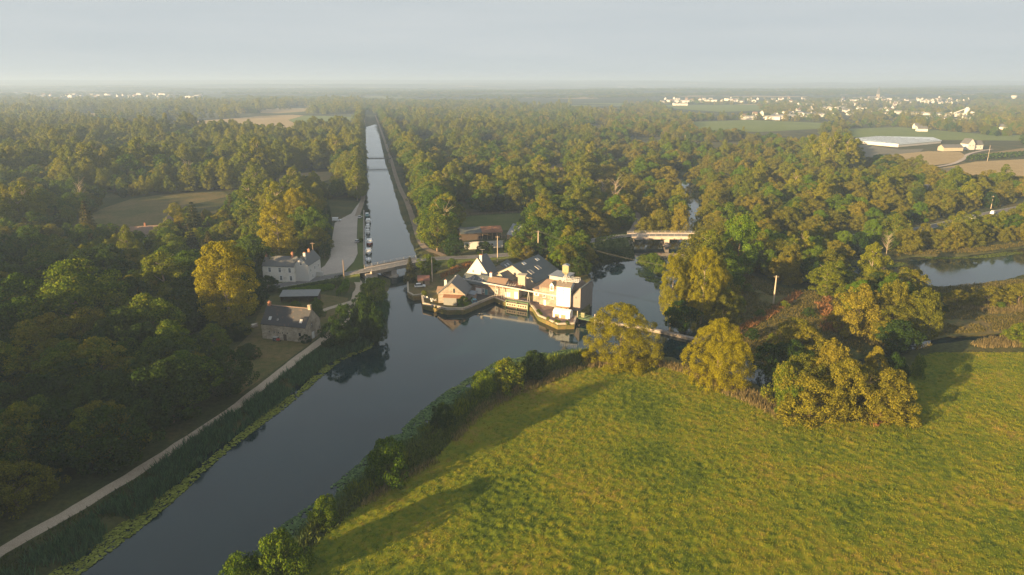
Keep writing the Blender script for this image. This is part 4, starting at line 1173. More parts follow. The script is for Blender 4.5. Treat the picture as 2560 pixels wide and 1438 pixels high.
right_band = [(560,1470),(640,1380),(700,1318),(780,1262),(835,1212),(900,1158),(950,1108),(1010,1068),(1060,1023),(1110,983),(1160,953),(1200,930),(1240,905),(1290,896),(1350,884),(1440,872),(1480,880),(1460,905),(1400,928),(1290,968),(1210,1015),(1140,1085),(1085,1145),(1000,1190),(900,1255),(800,1340),(700,1430),(660,1480)]
left_band = [(60,1470),(150,1400),(320,1290),(440,1215),(520,1150),(620,1068),(700,1000),(740,985),(790,930),(840,890),(900,868),(940,850),(930,870),(870,895),(840,912),(790,955),(730,1008),(660,1060),(600,1105),(520,1172),(440,1250),(330,1340),(200,1438),(150,1475)]
far_pads = [[(2290,642),(2420,643),(2540,627),(2560,634),(2470,646),(2330,649)],[(2200,662),(2260,655),(2270,664),(2220,670)],[(1604,696),(1630,690),(1652,700),(1650,708),(1620,704)],[(880,850),(930,838),(945,850),(915,872),(880,868)],[(815,895),(850,888),(865,898),(830,905)]]
def pads(name, label, polys, dens, r, seed, mask=None, mat='leaf_pad'):
    q = scatter_px(polys, dens, WZ, seed, mask)
    rg2 = np.random.default_rng(seed); n = len(q); k = 6
    rad = r * rg2.uniform(.5, 1.3, n); a0_ = rg2.uniform(0, 6.28, n)
    an = a0_[:, None] + np.arange(k)[None] * 5.9 / (k - 1)
    tx, ty = rg2.normal(0, .12, n), rg2.normal(0, .12, n)
    ox, oy = np.cos(an) * rad[:, None], np.sin(an) * rad[:, None]
    z = WZ + .03 + rg2.uniform(0, .12, n)[:, None] + np.abs(ox * tx[:, None] + oy * ty[:, None])
    V = np.stack([q[:, :1] + ox, q[:, 1:] + oy, z], -1)
    o = link(bpy.data.objects.new(name, np_quads(name, V, [M[mat]], k=k)))
    return tag(o, label, 'lily pads', kind='stuff')
on_water = lambda x, y: (waterdist(x, y) < 0.6) & (fbm(x * .35, y * .35, 5, 3) > .3)
pads('lily_pad_leaves', 'band of green lily pads along the meadow bank of the river', [right_band], 12.0, .28, 1, on_water)
pads('lily_pad_leaves', 'fringe of lily pads and weed along the towpath bank', [left_band], 11.0, .26, 2, lambda x, y: (waterdist(x, y) < 0.6) & (fbm(x * .3, y * .3, 15, 3) > .3), 'leaf_weed')
pads('lily_pad_leaves', 'scattered patches of yellow-green weed on the still water', far_pads, 5.0, .34, 3, lambda x, y: (waterdist(x, y) < 0.6) & (fbm(x * .2, y * .35, 25, 3) > .42), 'leaf_weed')
def shore(lo, hi): return lambda x, y: (waterdist(x, y) > lo) & (waterdist(x, y) < hi)
lb2 = [(0,1500),(0,1400),(160,1305),(320,1210),(480,1106),(600,1024),(720,930),(815,855),(860,825),(960,745),(975,760),(960,830),(900,890),(800,960),(640,1090),(480,1225),(300,1370),(170,1470)]
q = scatter_px([lb2], 9.0, -.5, 4, lambda x, y: (waterdist(x, y) > -1.2) & (waterdist(x, y) < 5.5) & (fbm(x * .3, y * .3, 35, 3) > .4))
blades('reeds', 'tall bluish green reeds between the towpath and the water', 'reeds', np.c_[q, gz(q)], 1.8, .13, M['leaf_reed'], .28, 3, 5)
q = scatter_px([lb2], 4.0, 0, 44, lambda x, y: (waterdist(x, y) > 2) & (distline(x, y, [(p.x, p.y) for p in tow[::3]]) > 1.7))
blades('bank_grass', 'rough grass verge along both sides of the towpath', 'grass', np.c_[q, gz(q)], .6, .1, M['leaf_dark'], .5, 3, 45)
q = scatter_px([right_band], 5.0, -.5, 6, lambda x, y: (waterdist(x, y) > -1.6) & (waterdist(x, y) < 2.5) & (fbm(x * .35, y * .35, 37, 3) > .4))
blades('reeds', 'green reeds standing along the meadow bank of the river', 'reeds', np.c_[q, gz(q)], 1.2, .1, M['leaf_reed'], .3, 3, 7)
herb = [(700,1470),(760,1400),(860,1300),(960,1225),(1040,1165),(1100,1095),(1170,1020),(1260,965),(1400,920),(1450,890),(1450,915),(1400,940),(1280,988),(1200,1034),(1130,1104),(1075,1164),(1000,1204),(905,1266),(800,1354),(720,1440)]
q = scatter_px([right_band, herb], 7.0, -.2, 66, lambda x, y: (waterdist(x, y) > .3) & (waterdist(x, y) < 9))
blades('bank_herbs', 'dense green herbs and brambles covering the meadow side of the bank', 'ground cover', np.c_[q, gz(q)], .85, .17, M['leaf_herb'], .5, 3, 67)
q = scatter_px([right_band], 3.0, -.2, 68, lambda x, y: (waterdist(x, y) > .0) & (waterdist(x, y) < 6) & (fbm(x * .25, y * .25, 71, 3) > .55))
blades('bank_herbs', 'taller yellow-green growth in clumps along the meadow bank', 'ground cover', np.c_[q, gz(q)], 1.7, .2, M['leaf_broad'], .4, 3, 69)
dry = [[(1450,895),(1470,925),(1560,915),(1660,922),(1740,948),(1735,925),(1660,905),(1560,902)],[(1740,925),(1930,1000),(1935,1045),(1860,1010),(1740,960)],[(1935,1020),(2060,1035),(2060,1056),(1930,1050)],
 [(1130,1095),(1200,1015),(1290,970),(1440,915),(1460,925),(1300,990),(1210,1040),(1140,1110)],[(900,1262),(990,1200),(1085,1150),(1095,1160),(1000,1215),(905,1275)],[(2380,770),(2480,752),(2700,750),(2700,778),(2480,785)],[(2420,862),(2480,846),(2700,838),(2700,864),(2460,872)]]
q = scatter_px(dry, 5.0, 0, 8)
blades('dry_reeds', 'straw-coloured dry reeds edging the meadow and the ditch', 'reeds', np.c_[q, gz(q)], 1.3, .09, M['leaf_dryreed'], .22, 3, 9)
rust = [[(1830,830),(1900,790),(1960,750),(1990,728),(2005,735),(1960,775),(1890,815),(1840,850)],[(2050,815),(2100,800),(2200,815),(2210,830),(2140,838),(2060,832)],[(2040,760),(2075,740),(2085,800),(2060,805)],[(1100,690),(1140,668),(1175,655),(1180,668),(1140,685),(1105,700)],[(2170,1040),(2230,1020),(2230,1060),(2180,1070)]]
q = scatter_px(rust, 3.5, 0, 10, lambda x, y: fbm(x * .4, y * .4, 55, 2) > .36)
blades('bracken', 'rust-brown bracken in drifts on the heath and by the mill', 'bracken', np.c_[q, gz(q)], 1.1, .22, M['leaf_rust'], .45, 3, 11)
heathp = [FIELDS[-3][1], FIELDS[-2][1]]
heathp += [[(2180,700),(2250,706),(2340,720),(2500,704),(2700,690),(2700,740),(2420,758),(2330,775),(2250,740)],[(2190,650),(2290,626),(2420,622),(2700,590),(2700,602),(2480,630),(2290,638)],[(1760,860),(2040,862),(2140,838),(2330,850),(2330,870),(2200,890),(1940,920),(1800,875)]]
q = scatter_px(heathp, 3.0, 0, 12, lambda x, y: (fbm(x * .15, y * .15, 57, 3) > .34) & (waterdist(x, y) > .4))
blades('tussock_grass', 'rough tussock grass on the heath and the far pasture', 'grass', np.c_[q, np.full(len(q), .05)], .65, .16, M['leaf_tussock'], .5, 3, 13)
q = scatter_px([[(1460,668),(1480,640),(1490,606),(1560,598),(1585,612),(1586,645),(1540,652)],[(690,725),(860,694),(870,712),(800,728),(700,738)],[(1590,655),(1612,636),(1640,634),(1662,655),(1650,688),(1620,668)]], 3.0, 0, 62)
zb = np.array([max(gzv, min(3.0, (lambda i: road_line[i].z - max(0, math.hypot(road_line[i].x - x, road_line[i].y - y) - 3.9) / 1.7)(min(range(0, len(road_line), 2), key=lambda i: (road_line[i].x - x) ** 2 + (road_line[i].y - y) ** 2)))) for (x, y), gzv in zip(q, gz(q))])
blades('verge_grass', 'rough green grass on the road banks and the spit', 'grass', np.c_[q, zb - .05], .8, .16, M['leaf_dark'], .5, 3, 63)
# meadow blades, thicker on the lumps
q = np.random.default_rng(14).uniform((-45, 62), (150, 186), (240000, 2))
a, b = PIX(q[:, 0], q[:, 1])
q = q[inpoly(q[:, 0], q[:, 1], mw) & (a < 2620) & (a > 520) & (b < 1480)]
lu = fbm(q[:, 0] * 1.25, q[:, 1] * 1.25, 21, 3); bi = fbm(q[:, 0] * .05, q[:, 1] * .09, 31, 4)
zq = .05 + .55 * np.maximum(0, lu - .42) * (.35 + 1.3 * bi)
k_ = lu > .33
blades('meadow_grass', 'long yellow-green grass of the hay meadow by the river', 'grass', np.c_[q, zq][k_], .28, .1, M['meadow'], .55, 2, 15)
# ------------------------------------------------------------------ buildings
class Frame:
    """a thing's own axes: x along its front from A to B, y away from the viewer, z up"""
    def __init__(s, name, A, B, label, cat, z=0.0, group=None):
        A = Vector((A[0], A[1], z)); B = Vector((B[0], B[1], z))
        s.L = (B - A).length
        s.rz = math.atan2(B.y - A.y, B.x - A.x)
        s.A = A
        s.e = empty(name, A, s.rz); tag(s.e, label, cat, group)
    def loc(s, w):
        d = Vector((w[0] - s.A.x, w[1] - s.A.y)); c, n = math.cos(s.rz), math.sin(s.rz)
        return d.x * c + d.y * n, -d.x * n + d.y * c
    def world(s, x, y, z=0.0):
        c, n = math.cos(s.rz), math.sin(s.rz)
        return Vector((s.A.x + x * c - y * n, s.A.y + x * n + y * c, s.A.z + z))
def gable_walls(x0, x1, y0, y1, eave, ridge, axis, off=0.5):
    mb = MB()
    if axis == 'x':
        ym = y0 + (y1 - y0) * off
        mb.extr([(y0, -.3), (y1, -.3), (y1, eave), (ym, ridge), (y0, eave)], x0, x1, 'x')
    else:
        xm = x0 + (x1 - x0) * off
        mb.extr([(x0, -.3), (x1, -.3), (x1, eave), (xm, ridge), (x0, eave)], y0, y1, 'y')
    return mb
def gable_roof(x0, x1, y0, y1, eave, ridge, axis, ov=.3, ve=.22, th=.16, off=.5):
    """two slabs meeting in a ridge"""
    mb = MB()
    if axis == 'x': a0, a1, m_, t0, t1 = y0, y1, y0 + (y1 - y0) * off, x0 - ve, x1 + ve
    else: a0, a1, m_, t0, t1 = x0, x1, x0 + (x1 - x0) * off, y0 - ve, y1 + ve
    for e, sgn in ((a0, -1), (a1, 1)):
        run = abs(m_ - e); sl = (ridge - eave) / run
        eo = e + sgn * ov; ze = eave - sl * ov
        prof = [(m_, ridge + .02), (m_, ridge + th * 1.25), (eo, ze + th), (eo, ze + .02)]
        mb.extr(prof, t0, t1, 'x' if axis == 'x' else 'y')
    return mb
def on_face(f, face, u, z, d=0.0, x1=None, y1=None, y0=0.0, x0=0.0):
    if face == 'front': return Vector((u, y0 - d, z))
    if face == 'right': return Vector((x1 + d, u, z))
    if face == 'left': return Vector((x0 - d, u, z))
def window(parent, face, u, z, w, h, x1=0, y0=0.0, frame='white', pane='glass', surround=.12, sill=True, name='window', bars=1, x0=0.0, shutters=None):
    """surround, sill, frame bars proud of the wall with the glass set back inside them"""
    def bx(mb, u0, u1, d0, d1, z0, z1):
        if face == 'front': mb.box(u0, u1, y0 - d1, y0 - d0, z0, z1)
        elif face == 'right': mb.box(x1 + d0, x1 + d1, u0, u1, z0, z1)
        else: mb.box(x0 - d1, x0 - d0, u0, u1, z0, z1)
    mb = MB(); s = surround
    bx(mb, u - w/2 - s, u - w/2, -.05, .06, z, z + h); bx(mb, u + w/2, u + w/2 + s, -.05, .06, z, z + h)
    bx(mb, u - w/2 - s, u + w/2 + s, -.05, .065, z + h, z + h + s)
    if sill: bx(mb, u - w/2 - s - .05, u + w/2 + s + .05, -.05, .13, z - .12, z)
    o = mb.build(name, M[frame], parent)
    p = MB(); bx(p, u - w/2, u + w/2, -.04, .012, z, z + h); p.build('pane', M[pane], o)
    if bars:
        b = MB()
        for k in range(bars):
            c = u - w/2 + w * (k + 1) / (bars + 1); bx(b, c - .035, c + .035, .012, .04, z, z + h)
        bx(b, u - w/2, u + w/2, .012, .036, z + h * .62, z + h * .62 + .06)
        b.build('glazing_bar', M['white'], o)
    if shutters:
        for sg in (-1, 1):
            t = MB(); c = u + sg * (w/2 + s + w * .27); bx(t, c - w * .25, c + w * .25, -.02, .05, z, z + h); t.build('shutter', M[shutters], o)
    return o
def door(parent, face, u, w, h, mat='white', x1=0, y0=0.0, z=0.02, surround='coping', x0=0.0):
    def bx(mb, u0, u1, d0, d1, z0, z1):
        if face == 'front': mb.box(u0, u1, y0 - d1, y0 - d0, z0, z1)
        elif face == 'right': mb.box(x1 + d0, x1 + d1, u0, u1, z0, z1)
        else: mb.box(x0 - d1, x0 - d0, u0, u1, z0, z1)
    mb = MB()
    bx(mb, u - w/2, u + w/2, -.05, .03, z, z + h); o = mb.build('door', M[mat], parent)
    f = MB(); bx(f, u - w/2 - .14, u - w/2, -.05, .06, z, z + h + .14); bx(f, u + w/2, u + w/2 + .14, -.05, .06, z, z + h + .14); bx(f, u - w/2, u + w/2, -.05, .058, z + h, z + h + .14)
    f.build('door_frame', M[surround], o)
    return o
def chimney(parent, x, y, z0, z1, w=.7, d=.5, mat='brick', pots=2):
    mb = MB().box(x - w/2, x + w/2, y - d/2, y + d/2, z0, z1).box(x - w/2 - .06, x + w/2 + .06, y - d/2 - .06, y + d/2 + .06, z1 - .14, z1 + .02)
    c = mb.build('chimney', M[mat], parent)
    for k in range(pots):
        px = x + (k - (pots - 1) / 2) * w * .45
        MB().tube((px, y, z1), (px, y, z1 + .4), .13, .1, 8).build('chimney_pot', M['pot'], c)
    return c
def skylight(parent, axis, side, u, t, w, l, x0, x1, y0, y1, eave, ridge, mat='skylight', th=.2, name='skylight', off=.5):
    """a roof window lying in the slope; t runs from eave 0 to ridge 1"""
    if axis == 'x': a, b = (y0, y0 + (y1 - y0) * off) if side == 'front' else (y1, y0 + (y1 - y0) * off)
    else: a, b = (x0, x0 + (x1 - x0) * off) if side == 'left' else (x1, x0 + (x1 - x0) * off)
    run = b - a; S = math.hypot(run, ridge - eave)
    nx_, nz = -(ridge - eave) / S * (1 if run > 0 else -1), abs(run) / S
    def pt(uu, tt, o):
        c = a + run * tt + nx_ * o; z = eave + (ridge - eave) * tt + nz * o
        return (uu, c, z) if axis == 'x' else (c, uu, z)
    def slab(mb, u0, u1, t0, t1, o0, o1):
        b_ = [pt(u0, t0, o0), pt(u1, t0, o0), pt(u1, t1, o0), pt(u0, t1, o0)]; t_ = [pt(u0, t0, o1), pt(u1, t0, o1), pt(u1, t1, o1), pt(u0, t1, o1)]
        mb.hexa(b_, t_)
    dt = l / S / 2; mb = MB(); e = .07
    slab(mb, u - w/2 - e, u - w/2, t - dt, t + dt, th - .1, th + .09); slab(mb, u + w/2, u + w/2 + e, t - dt, t + dt, th - .1, th + .09)
    slab(mb, u - w/2, u + w/2, t - dt - e / S, t - dt, th - .1, th + .085); slab(mb, u - w/2, u + w/2, t + dt, t + dt + e / S, th - .1, th + .085)
    o = mb.build(name, M['steel'], parent)
    p = MB(); slab(p, u - w/2, u + w/2, t - dt, t + dt, th - .1, th + .05); p.build('pane', M[mat], o)
    return o

# ---- mill island: retaining walls, paved yard and terrace (setting)
ZT = 0.35
isl = [(1018,712),(1019,736),(1033,743),(1053,741),(1057,764),(1118,778),(1161,777),(1236,746),(1262,757),(1317,764),(1332,771),(1345,792),(1394,814),(1436,813),(1441,796),(1474,778),(1478,700),(1455,668),(1380,655),(1250,660),(1120,672),(1045,690)]
ip = [tuple(P(a, b, ZT)[:2]) for a, b in isl]
def land(name, poly, z0, z1, mat):
    mb = MB().prism(poly, z0, z1); return tag(mb.build(name, mat), kind='structure')
land('mill_island_ground', ip, -2.4, ZT, M['rough_grass'])
yard = [tuple(P(a, b, ZT + .02)[:2]) for a, b in [(1145,722),(1262,735),(1300,742),(1322,748),(1448,792),(1438,807),(1394,806),(1350,788),(1335,768),(1317,760),(1262,753),(1236,743),(1170,772),(1150,772)]]
sheet('mill_yard_ground', yard, ZT + .02, M['paving'])
cy_ = [tuple(P(a, b, ZT + .03)[:2]) for a, b in [(1150,728),(1240,742),(1228,748),(1165,774),(1140,774),(1150,745)]]
sheet('car_yard_ground', cy_, ZT + .03, M['asphalt_yard'])
# stone quay walls round the island
def quay(name, label, pts, z1, th=.55, mat='quay', cope='coping', inward=1):
    q = [P(a, b, -1.0) for a, b in pts]
    A = q[0]; e = empty(name, (A.x, A.y, 0)); tag(e, label, 'quay wall')
    loc = [(p.x - A.x, p.y - A.y) for p in q]
    mb = MB(); wallrun(mb, loc, th * inward, -2.6, z1); mb.build('wall', M[mat], e)
    off = MB()
    n = len(loc)
    vv = [Vector((*p, 0)) for p in loc]
    for i in range(n - 1):          # coping stones, one by one
        d = vv[i + 1] - vv[i]; Ls = d.length; k = max(1, int(Ls / 1.6)); dn = d.normalized(); nn = Vector((-dn.y, dn.x, 0)) * inward
        for j in range(k):
            s0 = vv[i] + dn * (Ls * j / k + .02) - nn * .06; s1 = vv[i] + dn * (Ls * (j + 1) / k - .02) - nn * .06
            t0 = s0 + nn * (th + .12); t1 = s1 + nn * (th + .12)
            mb2 = MB(); pp = [s0, s1, t1, t0] if inward > 0 else [s0, t0, t1, s1]
            zz_ = z1 + .005 + .02 * ((j * 7) % 3)
            mb2.hexa([(p.x, p.y, z1 + .002) for p in pp], [(p.x, p.y, zz_ + .13) for p in pp]); mb2.build('coping_stone', M[cope], e)
    return e
quay('quay_wall', 'rounded stone quay wall beside the canal mouth', [(1018,712),(1019,740),(1033,748),(1053,746)], .5)
quay('quay_wall', 'pale terrace wall round the gabled cottage', [(1053,746),(1057,771),(1118,785),(1161,784),(1236,753)], 1.0)
quay('quay_wall', 'sunlit angular quay wall below the white marquee', [(1318,770),(1331,778),(1345,800),(1394,822),(1436,821),(1442,802)], .75)
quay('quay_wall', 'low stone quay along the moored boats', [(912,668),(911,600),(911,530)], .12, .5, 'quay', 'quay', 1)
quay('quay_wall', 'weir wall between the two golden willows', [(1440,800),(1560,818),(1660,836),(1745,856)], -.25, 1.2, 'stone_dark', 'quay', 1)
quay('quay_wall', 'low quay edge beside the sluice gates', [(1236,753),(1264,764)], .3, .5)

# ---- gabled cottage on the terrace
A = P(1096, 757, ZT); B_ = P(1163, 760, ZT)
f = Frame('gabled_cottage', A, B_, 'pink stone cottage with its gable to the water on the mill terrace', 'house', ZT)
Lw = f.L; zr = 7.6; ze = 3.5
bx_, by_ = f.loc(P(1111, 686, zr + ZT)); dep = max(9.5, min(13.5, by_))
gable_walls(0, Lw, 0, dep, ze, zr, 'y').build('wall', M['stone_pink'], f.e)
rf = gable_roof(0, Lw, 0, dep, ze, zr, 'y', .45, .3).build('roof', M['slate'], f.e)
chimney(rf, Lw * .1, dep * .72, 3.6, 6.3, .9, .6, 'render', 1)
window(f.e, 'front', Lw * .6, 3.9, .75, 1.7, frame='coping', bars=0)
window(f.e, 'left', 2.4, 1.0, 1.2, 1.4, frame='white'); window(f.e, 'left', 6.0, 1.0, 1.2, 1.4, frame='white')
dm = MB().extr([(2.0, 2.6), (5.2, 2.6), (5.2, 3.6), (3.6, 4.9), (2.0, 3.6)], -.9, 1.9, 'x').build('dormer', M['stone_pink'], f.e)
MB().extr([(3.6, 5.08), (1.7, 3.5), (1.7, 3.35), (3.6, 4.92), (5.5, 3.35), (5.5, 3.5)], -1.1, 1.95, 'x').build('dormer_roof', M['tile_brown'], dm)
an = MB().box(Lw * .25, Lw * .73, -2.3, -.004, -.3, 2.75).build('annexe', M['corr_grey'], f.e)
MB().hexa([(Lw * .22, -2.5, 2.755), (Lw * .93, -2.5, 2.755), (Lw * .93, -.01, 3.2), (Lw * .22, -.01, 3.2)], [(Lw * .22, -2.5, 2.87), (Lw * .93, -2.5, 2.87), (Lw * .93, -.01, 3.32), (Lw * .22, -.01, 3.32)]).build('annexe_roof', M['rust'], an)
MB().box(-.02, Lw + .02, -.09, -.004, 3.42, 3.52).build('string_course', M['coping'], f.e)
MB().box(Lw + .01, Lw + 2.6, dep * .35, dep * .75, -.3, 2.3).build('lean_to', M['grey_render'], f.e)
MB().hexa([(Lw + .01, dep * .33, 2.7), (Lw + 2.9, dep * .33, 2.32), (Lw + 2.9, dep * .77, 2.32), (Lw + .01, dep * .77, 2.7)], [(Lw + .01, dep * .33, 2.8), (Lw + 2.9, dep * .33, 2.42), (Lw + 2.9, dep * .77, 2.42), (Lw + .01, dep * .77, 2.8)]).build('lean_to_roof', M['zinc'], f.e)

# ---- long low stone range
A = P(1153, 728, ZT); B_ = P(1259, 744, ZT)
f = Frame('stone_range', A, B_, 'long low stone range with slate and brown tile roof behind the yard', 'building', ZT)
Lw = f.L; ze, zr, dep = 3.7, 6.1, 7.2
gable_walls(0, Lw, 0, dep, ze, zr, 'x').build('wall', M['stone_pink'], f.e)
s = Lw * .57
gable_roof(0, s - .22, 0, dep, ze, zr, 'x', .35, .22).build('roof', M['slate_dark'], f.e)['label'] = 'grey slate half of the roof'
r2 = gable_roof(s + .225, Lw, 0, dep, ze, zr, 'x', .35, .22).build('roof', M['tile_brown'], f.e); r2['label'] = 'brown tiled half of the roof'
chimney(r2, s + .7, dep / 2, zr - .4, zr + 1.5, .9, .7, 'render', 2)
for u in (.17, .235, .385, .45): skylight(f.e, 'x', 'front', Lw * u, .55, .62, 1.2, 0, Lw, 0, dep, ze, zr, 'skylight_dull')
window(f.e, 'front', Lw * .16, .9, .8, 1.9, frame='pot', bars=0)
door(f.e, 'front', Lw * .42, 2.6, 2.3, 'white', surround='pot')
door(f.e, 'front', Lw * .6, 1.2, 2.2, 'teal_paint'); window(f.e, 'front', Lw * .53, .9, .7, 1.4)
window(f.e, 'front', Lw * .84, 1.4, .8, 1.3); window(f.e, 'right', dep * .5, 4.2, .6, .7, Lw)

# ---- white gabled house behind it
A = P(1167, 707, ZT); B_ = P(1221, 714, ZT)
f = Frame('white_house', A, B_, 'white rendered house with steep slate roof behind the stone range', 'house', ZT)
Lw = f.L; ze = 4.3; zr = ZTOP(f.world(Lw / 2, 0), 645) - ZT
bx_, by_ = f.loc(P(1226, 637, zr + ZT)); dep = max(8, min(13, by_))
gable_walls(0, Lw, 0, dep, ze, zr, 'y').build('wall', M['render'], f.e)
rf = gable_roof(0, Lw, 0, dep, ze, zr, 'y', .4, .15).build('roof', M['slate'], f.e)
chimney(rf, Lw * .62, 1.0, zr - 1.8, zr + 1.0, 1.0, .7, 'render', 3)
window(f.e, 'front', Lw * .31, 4.5, .7, 1.2); window(f.e, 'front', Lw * .7, 4.5, .7, .9); window(f.e, 'right', dep * .6, 2.2, .8, 1.3, Lw); window(f.e, 'right', dep * .25, 2.2, .8, 1.3, Lw)
ae = MB().tube((Lw * .62, 2.2, zr - 1), (Lw * .62, 2.2, zr + 3.2), .04, .03, 6)
for k in range(5): ae.tube((Lw * .62 - .9 + k * .45, 1.8, zr + 3.0), (Lw * .62 - .9 + k * .45, 2.6, zr + 3.0), .02, .02, 4)
ae.tube((Lw * .62 - 1, 2.2, zr + 3.0), (Lw * .62 + 1, 2.2, zr + 3.0), .025, .025, 4)
ae.build('aerial', M['steel'], rf)

# ---- the big dark barn and its smaller neighbour
def barn(name, label, front, back, eave_px, zr, ze, right_low, depmin, mats, front_win=()):
    """placed by its ridge: front end, back end and the left eave corner of the front gable"""
    R0 = P(*front, zr); R1 = P(*back, zr)
    d = Vector((R1.x - R0.x, R1.y - R0.y, 0)); dep = max(depmin, d.length); d.normalize()
    nrm = Vector((d.y, -d.x, 0))                       # towards the right of the ridge
    E0 = P(*eave_px, ze)
    hwid = max(3.0, -(E0 - R0).dot(nrm))
    A_ = R0 - nrm * hwid; B2 = R0 + nrm * hwid
    fr = Frame(name, A_, B2, label, 'barn', 0.0)
    return fr, hwid * 2, dep
f, Lw, dep = barn('mill_barn', 'big dark-roofed barn with pale skylights behind the mill yard', (1281, 664), (1343, 638), (1257, 676), 8.6, 5.0, 0, 20, None)
zr, ze = 8.6, 5.0
wide = Lw * 1.28
prof = [(0, -.3), (wide, -.3), (wide, 3.2), (Lw / 2, zr), (0, ze)]
MB().extr(prof, 0, dep, 'y').build('wall', M['drab_render'], f.e)
mb = MB()
slr = (zr - 3.2) / (wide - Lw / 2); sll = (zr - ze) / (Lw / 2)
mb.extr([(Lw / 2, zr + .02), (Lw / 2, zr + .2), (-.35, ze - .35 * sll + .17), (-.35, ze - .35 * sll + .02)], -.3, dep + .3, 'y')
mb.extr([(Lw / 2, zr + .02), (wide + .35, 3.2 - .35 * slr + .02), (wide + .35, 3.2 - .35 * slr + .17), (Lw / 2, zr + .2)], -.3, dep + .3, 'y')
rf = mb.build('roof', M['slate_dark'], f.e)
for u, t, mt in ((dep * .22, .45, 'skylight_dull'), (dep * .55, .5, 'skylight_dull'), (dep * .33, .88, 'skylight'), (dep * .8, .82, 'skylight')):
    skylight(rf, 'y', 'right', u, t, 1.7 if mt == 'skylight' else 2.0, 1.3 if mt == 'skylight' else 2.2, 0, wide, 0, dep, 3.2, zr, mt, off=Lw / 2 / wide)
MB().box(-.02, wide + .02, -.34, -.302, ze - .1, ze).build('verge_board', M['wood'], f.e)
f, Lw, dep = barn('slate_outhouse', 'smaller slate-roofed outhouse between stone range and dark barn', (1250, 684), (1282, 671), (1238, 691), 6.4, 4.0, 0, 10, None)
gable_walls(0, Lw, 0, dep, 4.0, 6.4, 'y').build('wall', M['drab_render'], f.e)
gable_roof(0, Lw, 0, dep, 4.0, 6.4, 'y', .35, .25).build('roof', M['slate_dark'], f.e)
window(f.e, 'front', Lw * .5, 4.2, .5, .7, bars=0)
f, Lw, dep = barn('slate_shed', 'low slate shed with two roof windows left of the dark barn', (1249, 661), (1266, 651), (1238, 668), 5.4, 3.2, 0, 8, None)
gable_walls(0, Lw, 0, dep, 3.2, 5.4, 'y').build('wall', M['drab_render'], f.e)
rf = gable_roof(0, Lw, 0, dep, 3.2, 5.4, 'y', .35, .25).build('roof', M['slate_dark'], f.e)
for u in (.3, .6): skylight(rf, 'y', 'right', dep * u, .5, .9, 1.3, 0, Lw, 0, dep, 3.2, 5.4, 'skylight')

# ---- flat-roofed annexe with the square tower
A = P(1259, 745, ZT); B_ = P(1297, 748, ZT)
f = Frame('flat_annexe', A, B_, 'flat-roofed beige annexe with a square tower between range and mill', 'building', ZT)
Lw = f.L; dep = 9.0
MB().box(0, Lw, 0, dep, -.3, 3.6).build('wall', M['beige_render'], f.e)
MB().box(-.25, Lw + .25, -.25, dep + .2, 3.602, 3.85).build('roof', M['rust'], f.e)
tw = MB().box(Lw - 1.6, Lw + 1.1, dep * .55, dep * .55 + 2.4, 3.855, 7.4).build('tower', M['beige_render'], f.e)
MB().box(Lw - 1.9, Lw + 1.4, dep * .55 - .3, dep * .55 + 2.7, 7.402, 7.7).build('tower_cap', M['beige_render'], tw)
MB().box(Lw + .002, Lw + 1.1, dep * .55, dep * .55 + 2.4, -.3, 3.85).build('tower_base', M['beige_render'], tw)
door(f.e, 'front', Lw - 1.0, 1.4, 2.7, 'white'); 
for k in range(3): MB().box(.4 + k * .75, 1.08 + k * .75, -.05, -.002, .5, 2.3).build('door_leaf', M['cream_render'], f.e)
rl = MB()
for k in range(4): rl.tube((.8 + k * .9, 1.2, 3.85), (1.5 + k * .9, 2.2, 5.2), .05, .05, 5)
rl.tube((.6, 1.7, 4.6), (4.2, 1.7, 4.6), .05, .05, 5); rl.build('roof_brace', M['steel'], f.e)

# ---- the mill itself
A = P(1331, 757, ZT); B_ = P(1426, 776, ZT)
f = Frame('flour_mill', A, B_, 'tall pink stone mill with mansard roof and dormer on the terrace', 'mill', ZT)
Lw = f.L; dep = 11.5
x1 = f.loc(P(1349, 760, ZT))[0]
MB().box(0, x1, .4, dep, -.3, 5.0).build('side_wing', M['stone_pink'], f.e)
MB().box(-.2, x1 - .004, .2, dep + .1, 5.004, 5.3).build('side_wing_roof', M['tile_brown'], f.e)
h = ZTOP(P(1350, 761, ZT), 716) - ZT
MB().box(x1, Lw, 0, dep, -.3, h).build('wall', M['stone_pink'], f.e)
b_ = [(x1 - .3, -.3, h + .003), (Lw + .3, -.3, h + .003), (Lw + .3, dep + .3, h + .003), (x1 - .3, dep + .3, h + .003)]
t_ = [(x1 + 1.4, 2.6, h + 2.2), (Lw - 1.0, 2.6, h + 2.2), (Lw - 1.0, dep - 2.2, h + 2.2), (x1 + 1.4, dep - 2.2, h + 2.2)]
rf = MB().hexa(b_, t_).build('roof', M['tile_brown'], f.e)
xu = f.loc(P(1404, 772, ZT))[0]
up = MB().box(x1 + 2.2, xu - .2, 3.2, dep - 2.6, h + .8, h + 3.5).build('upper_storey', M['corr_white'], f.e)
MB().hexa([(x1 + 1.9, 2.9, h + 3.503), (xu, 2.9, h + 3.503), (xu, dep - 2.4, h + 4.0), (x1 + 1.9, dep - 2.4, h + 4.0)], [(x1 + 1.9, 2.9, h + 3.62), (xu, 2.9, h + 3.62), (xu, dep - 2.4, h + 4.14), (x1 + 1.9, dep - 2.4, h + 4.14)]).build('upper_roof', M['zinc'], up)
cx = x1 + (Lw - x1) * .40
dm = MB().extr([(cx - .75, h - .9), (cx + .75, h - .9), (cx + .75, h + 1.3), (cx, h + 2.2), (cx - .75, h + 1.3)], -.12, 1.9, 'y').build('dormer', M['white'], f.e)
